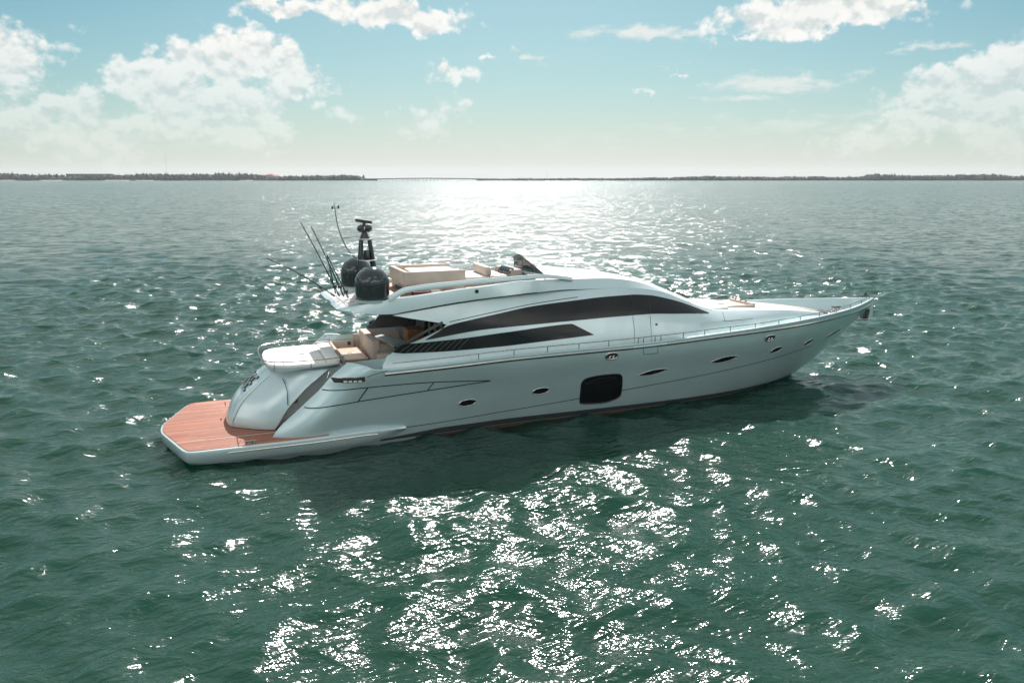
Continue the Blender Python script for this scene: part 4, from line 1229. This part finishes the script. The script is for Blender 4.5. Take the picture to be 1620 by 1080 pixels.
# ------------------------------------------------------------------ far shore
FY = 4000.0
def FX(px, d=FY): return (px - 810.0) / 1230.0 * d * 1.022
PXM = FY / 1230.0 * 1.022
def profile_wood(name, prof, ypos, depth, seed, m, base=0.4):
    """a wood along the shore: crowns of many sizes packed under a ragged roofline"""
    r = random.Random(seed)
    mb = MB()
    xs_ = [p[0] for p in prof]; hs_ = [p[1] for p in prof]
    px = xs_[0]
    ico = bmesh.new(); bmesh.ops.create_icosphere(ico, subdivisions=1, radius=1.0)
    iv = [v.co.copy() for v in ico.verts]; ifc = [tuple(v.index for v in f.verts) for f in ico.faces]
    ico.free()
    while px < xs_[-1]:
        h = float(np.interp(px, xs_, hs_)) * PXM * 1.10
        for k in range(3):
            hh = h * r.uniform(.60, .95) if k else h * r.uniform(.84, 1.08)
            if r.random() < .07: hh *= 1.12
            wr = r.uniform(3, 8) if k == 0 else r.uniform(8, 15)
            cx = FX(px) + r.uniform(-6, 6); cy = ypos + r.uniform(0, depth)
            cz = hh - wr * .5
            jj = [r.uniform(.72, 1.18) for _ in iv]
            mb.add([(cx + v.x * wr * j, cy + v.y * wr * j, max(base, (cz * .55) + v.z * (cz * .45 + wr * .5) * j)) for v, j in zip(iv, jj)], ifc)
        px += r.uniform(.6, 1.5)
    o = mb.build(name, m, smooth=False, recalc=False)
    return o
M['foliage'] = mat('far_foliage', (0.020, 0.040, 0.030), 0.9, 0, .25, .02, col2=(0.034, 0.044, 0.034))
M['foliage2'] = mat('far_mangrove', (0.018, 0.040, 0.030), 0.9, 0, .25, .02, col2=(0.030, 0.045, 0.034))
M['sand'] = mat('beach_sand', (0.50, 0.45, 0.38), 0.9)
M['land'] = mat('shore_ground', (0.045, 0.05, 0.04), 0.95)
M['concrete'] = mat('concrete', (0.34, 0.34, 0.33), 0.8)
M['bridge'] = mat('bridge_concrete_backlit', (0.16, 0.17, 0.17), 0.8)  # darker than the other concrete: backlit shade put into the colour
M['pink'] = mat('pink_roof', (0.62, 0.25, 0.20), 0.7)
M['render'] = mat('cream_wall', (0.52, 0.44, 0.38), 0.7)
M['hotel'] = mat('hotel_wall', (0.16, 0.24, 0.24), 0.6)

west = [(-260, 8), (-60, 10), (0, 11), (20, 10.6), (50, 10.2), (60, 9.4), (85, 8), (92, 10.5), (104, 8.5), (130, 7.5), (176, 8), (190, 8.6), (225, 9), (240, 10.6), (262, 10.2), (285, 10), (318, 9), (330, 10.5), (345, 8.5), (356, 10.5), (366, 11), (420, 9.5), (428, 7.2), (455, 6), (470, 7.6), (482, 7), (500, 7.5), (515, 8.2), (526, 7), (545, 9), (575, 7.6), (579, 3.2), (584, 1.2)]
o = profile_wood('shoreline_wood', west, FY, 160, 3, M['foliage']); tag(o, 'long dark belt of tall pines on the left shore', 'wood', kind='stuff')
east = [(765, 1.2), (770, 3), (800, 3), (822, 3.6), (870, 3.3), (900, 3.7), (960, 3.5), (1010, 4.2), (1030, 5), (1060, 4.6), (1085, 6.5), (1100, 5.6), (1115, 7.3), (1140, 6.2), (1180, 6), (1220, 5.3), (1245, 6.4), (1262, 5.6), (1285, 6.8), (1300, 5.4), (1330, 5.6), (1362, 6.4), (1368, 9), (1385, 10), (1400, 8.6), (1430, 7.4), (1455, 8), (1480, 7.8), (1500, 8.4), (1510, 9.9), (1518, 9), (1525, 6.4), (1534, 10), (1542, 8.6), (1556, 10), (1566, 8), (1572, 6.8), (1600, 6.8), (1610, 7.8), (1640, 7.2), (1760, 8), (1900, 7)]
o = profile_wood('mangrove_wood', east, FY + 30, 160, 5, M['foliage2']); tag(o, 'low dark belt of mangroves on the right shore', 'wood', kind='stuff')
def shore(pa, pb, name, m, y0, y1, z):
    n = 40; rows = []
    for i in range(n):
        px = pa + (pb - pa) * i / (n - 1)
        j = 10 * math.sin(i * 1.7) + 6 * math.sin(i * .6)
        e = 1.0 if 0 < i < n - 1 else 0.2
        rows.append([(FX(px), y0 + j - 8, -1.5), (FX(px), y0 + j, z * .5 * e), (FX(px), y0 + j + 14, z * e), (FX(px), y1, z * e)])
    return tag(MB().grid(rows).build(name, m), kind='structure')
shore(-280, 584, 'land', M['land'], FY - 20, FY + 500, 2.2)
shore(764, 1920, 'land', M['land'], FY + 5, FY + 500, 1.2)
shore(30, 60, 'beach', M['sand'], FY - 38, FY + 10, 2.4)
shore(100, 132, 'beach', M['sand'], FY - 38, FY + 10, 2.6)
shore(196, 232, 'beach', M['sand'], FY - 40, FY + 10, 2.6)
shore(244, 270, 'beach', M['sand'], FY - 40, FY + 10, 2.2)
shore(400, 420, 'beach', M['sand'], FY - 40, FY + 10, 2.2)

def bld(name, label, px0, px1, h0, h1, y, m, roofm=None, rows_=3, cols=14, gable=False):
    """a far building: walls with real window openings as dark recessed panes"""
    x0, x1 = FX(px0), FX(px1); H0, H1 = h0 * PXM, h1 * PXM
    root = bpy.data.objects.new(name, None); COL.objects.link(root); root.location = ((x0 + x1) / 2, y, 1.0)
    tag(root, label, 'building')
    w = x1 - x0; d = 18.0
    MB().box((0, 0, H1 / 2 - .5), (w, d, H1 - 1), 0, .2).build('wall', m, root, smooth=False)
    if gable:
        MB().add([(-w / 2 - 1.5, -d / 2 - 1.5, H1 - 1), (w / 2 + 1.5, -d / 2 - 1.5, H1 - 1), (w / 2 + 1.5, d / 2 + 1.5, H1 - 1), (-w / 2 - 1.5, d / 2 + 1.5, H1 - 1), (-w / 4, 0, H1 + 6), (w / 4, 0, H1 + 6)],
                 [(0, 1, 5, 4), (1, 2, 5), (2, 3, 4, 5), (3, 0, 4), (3, 2, 1, 0)]).build('roof', roofm, root, smooth=False)
    else:
        MB().box((0, 0, H1 - .4), (w + 1.5, d + 1.5, 1.0), 0, .1).build('roof', roofm or m, root, smooth=False)
    for r_ in range(rows_):
        for c in range(cols):
            zc = H0 + (H1 - H0) * (r_ + .45) / rows_
            MB().box((-w / 2 + w * (c + .5) / cols, -d / 2 - .05, zc), (w / cols * .6, .3, (H1 - H0) / rows_ * .5)).build('window', M['glass'], root, smooth=False)
    return root
bld('waterfront_hotel', 'long flat-roofed teal hotel rising behind the trees on the far left shore', 104, 176, 5.5, 10.2, FY + 190, M['hotel'], M['concrete'], 2, 30)
bld('villa', 'pale villa with a pink tiled roof among the trees, left one of the pink pair', 434, 446, 3, 8.4, FY + 45, M['render'], M['pink'], 2, 4, True)
bld('villa', 'villa with a broad pink hipped roof lower than its pink neighbour', 445, 456, 2.5, 6.6, FY + 35, M['render'], M['pink'], 2, 4, True)
bld('villa', 'low cream villa with a grey roof near the left end of the bridge', 489, 503, 2.5, 6.4, FY + 35, M['render'], M['concrete'], 2, 5, True)

def lattice(name, label, px, h, y, wdt):
    H_ = h * PXM; mb = MB()
    for (sx_, sy_) in ((-1, -1), (1, -1), (1, 1), (-1, 1)):
        mb.tube([(sx_ * wdt, sy_ * wdt, 0), (sx_ * wdt * .35, sy_ * wdt * .35, H_)], .10, 4)
    k = 0; z = 0
    while z < H_:
        q = wdt * (1 - .65 * z / H_); q2 = wdt * (1 - .65 * min(1, (z + 5) / H_))
        mb.tube([(-q, -q, z), (q2, -q2, min(H_, z + 5))], .10, 4); mb.tube([(q, -q, z), (-q2, -q2, min(H_, z + 5))], .10, 4)
        z += 5
    o = mb.build(name, M['concrete'], smooth=False); o.location = (FX(px), y, 1.0)
    tag(o, label, 'mast')
lattice('radio_mast', 'very tall thin radio mast standing behind the left shore wood', 261.5, 41, FY + 200, 1.6)
lattice('radio_mast', 'short thin radio mast on the low shore just right of the bridge', 866, 13, FY + 200, 1.3)

# low causeway bridge
br = bpy.data.objects.new('causeway_bridge', None); COL.objects.link(br); br.location = (FX(680), FY + 60, 0)
tag(br, 'long low concrete bridge on many piers joining the two shores', 'bridge')
bx0, bx1 = FX(578) - FX(680), FX(772) - FX(680)
rows = []
for i in range(60):
    x = bx0 + (bx1 - bx0) * i / 59
    z = 9.0 + 3.5 * math.exp(-((x / 200.0) ** 2))
    rows.append([(x, -6, z - 3.2), (x, -6, z + 1.3), (x, -5.6, z + .9), (x, -5.6, z), (x, 5.6, z), (x, 5.6, z + .9), (x, 6, z + 1.3), (x, 6, z - 3.2)])
MB().grid(rows, close_v=True).build('bridge_deck', M['bridge'], br, smooth=False)
for i in range(27):
    x = FX(603 + i * 5.85) - FX(680)
    z = 9.0 + 3.5 * math.exp(-((x / 200.0) ** 2))
    MB().box((x, 0, z / 2 - 1.4), (2.6, 9, z + .4)).box((x, 0, z - 1.6), (3.4, 12, .8)).build('bridge_pier', M['bridge'], br, smooth=False)
for (a, b_) in ((583, 603), (756, 768)):
    MB().box(((FX(a) + FX(b_)) / 2 - FX(680), 0, 3.2), (FX(b_) - FX(a), 16, 8.5), 0, 1.0).build('causeway_bank', M['land'], br, smooth=False)

# ------------------------------------------------------------------ haze
HAZE = 0.00003
if HAZE:
    hz = MB().box((0, 0, 0), (1, 1, 1)).build('haze', None, smooth=False)
    hz.scale = (20000, 17000, 170); hz.location = (0, 4000, 170 / 2 - 9)
    tag(hz, kind='stuff')
    m = bpy.data.materials.new('haze_air'); m.use_nodes = True
    t = NT(m.node_tree); t.n.clear()
    out = t.new('ShaderNodeOutputMaterial'); v = t.new('ShaderNodeVolumePrincipled')
    v.inputs['Color'].default_value = (0.84, 0.94, 0.97, 1); v.inputs['Density'].default_value = HAZE
    v.inputs['Anisotropy'].default_value = 0.3
    t.l.new(v.outputs[0], out.inputs['Volume'])
    hz.data.materials.append(m)
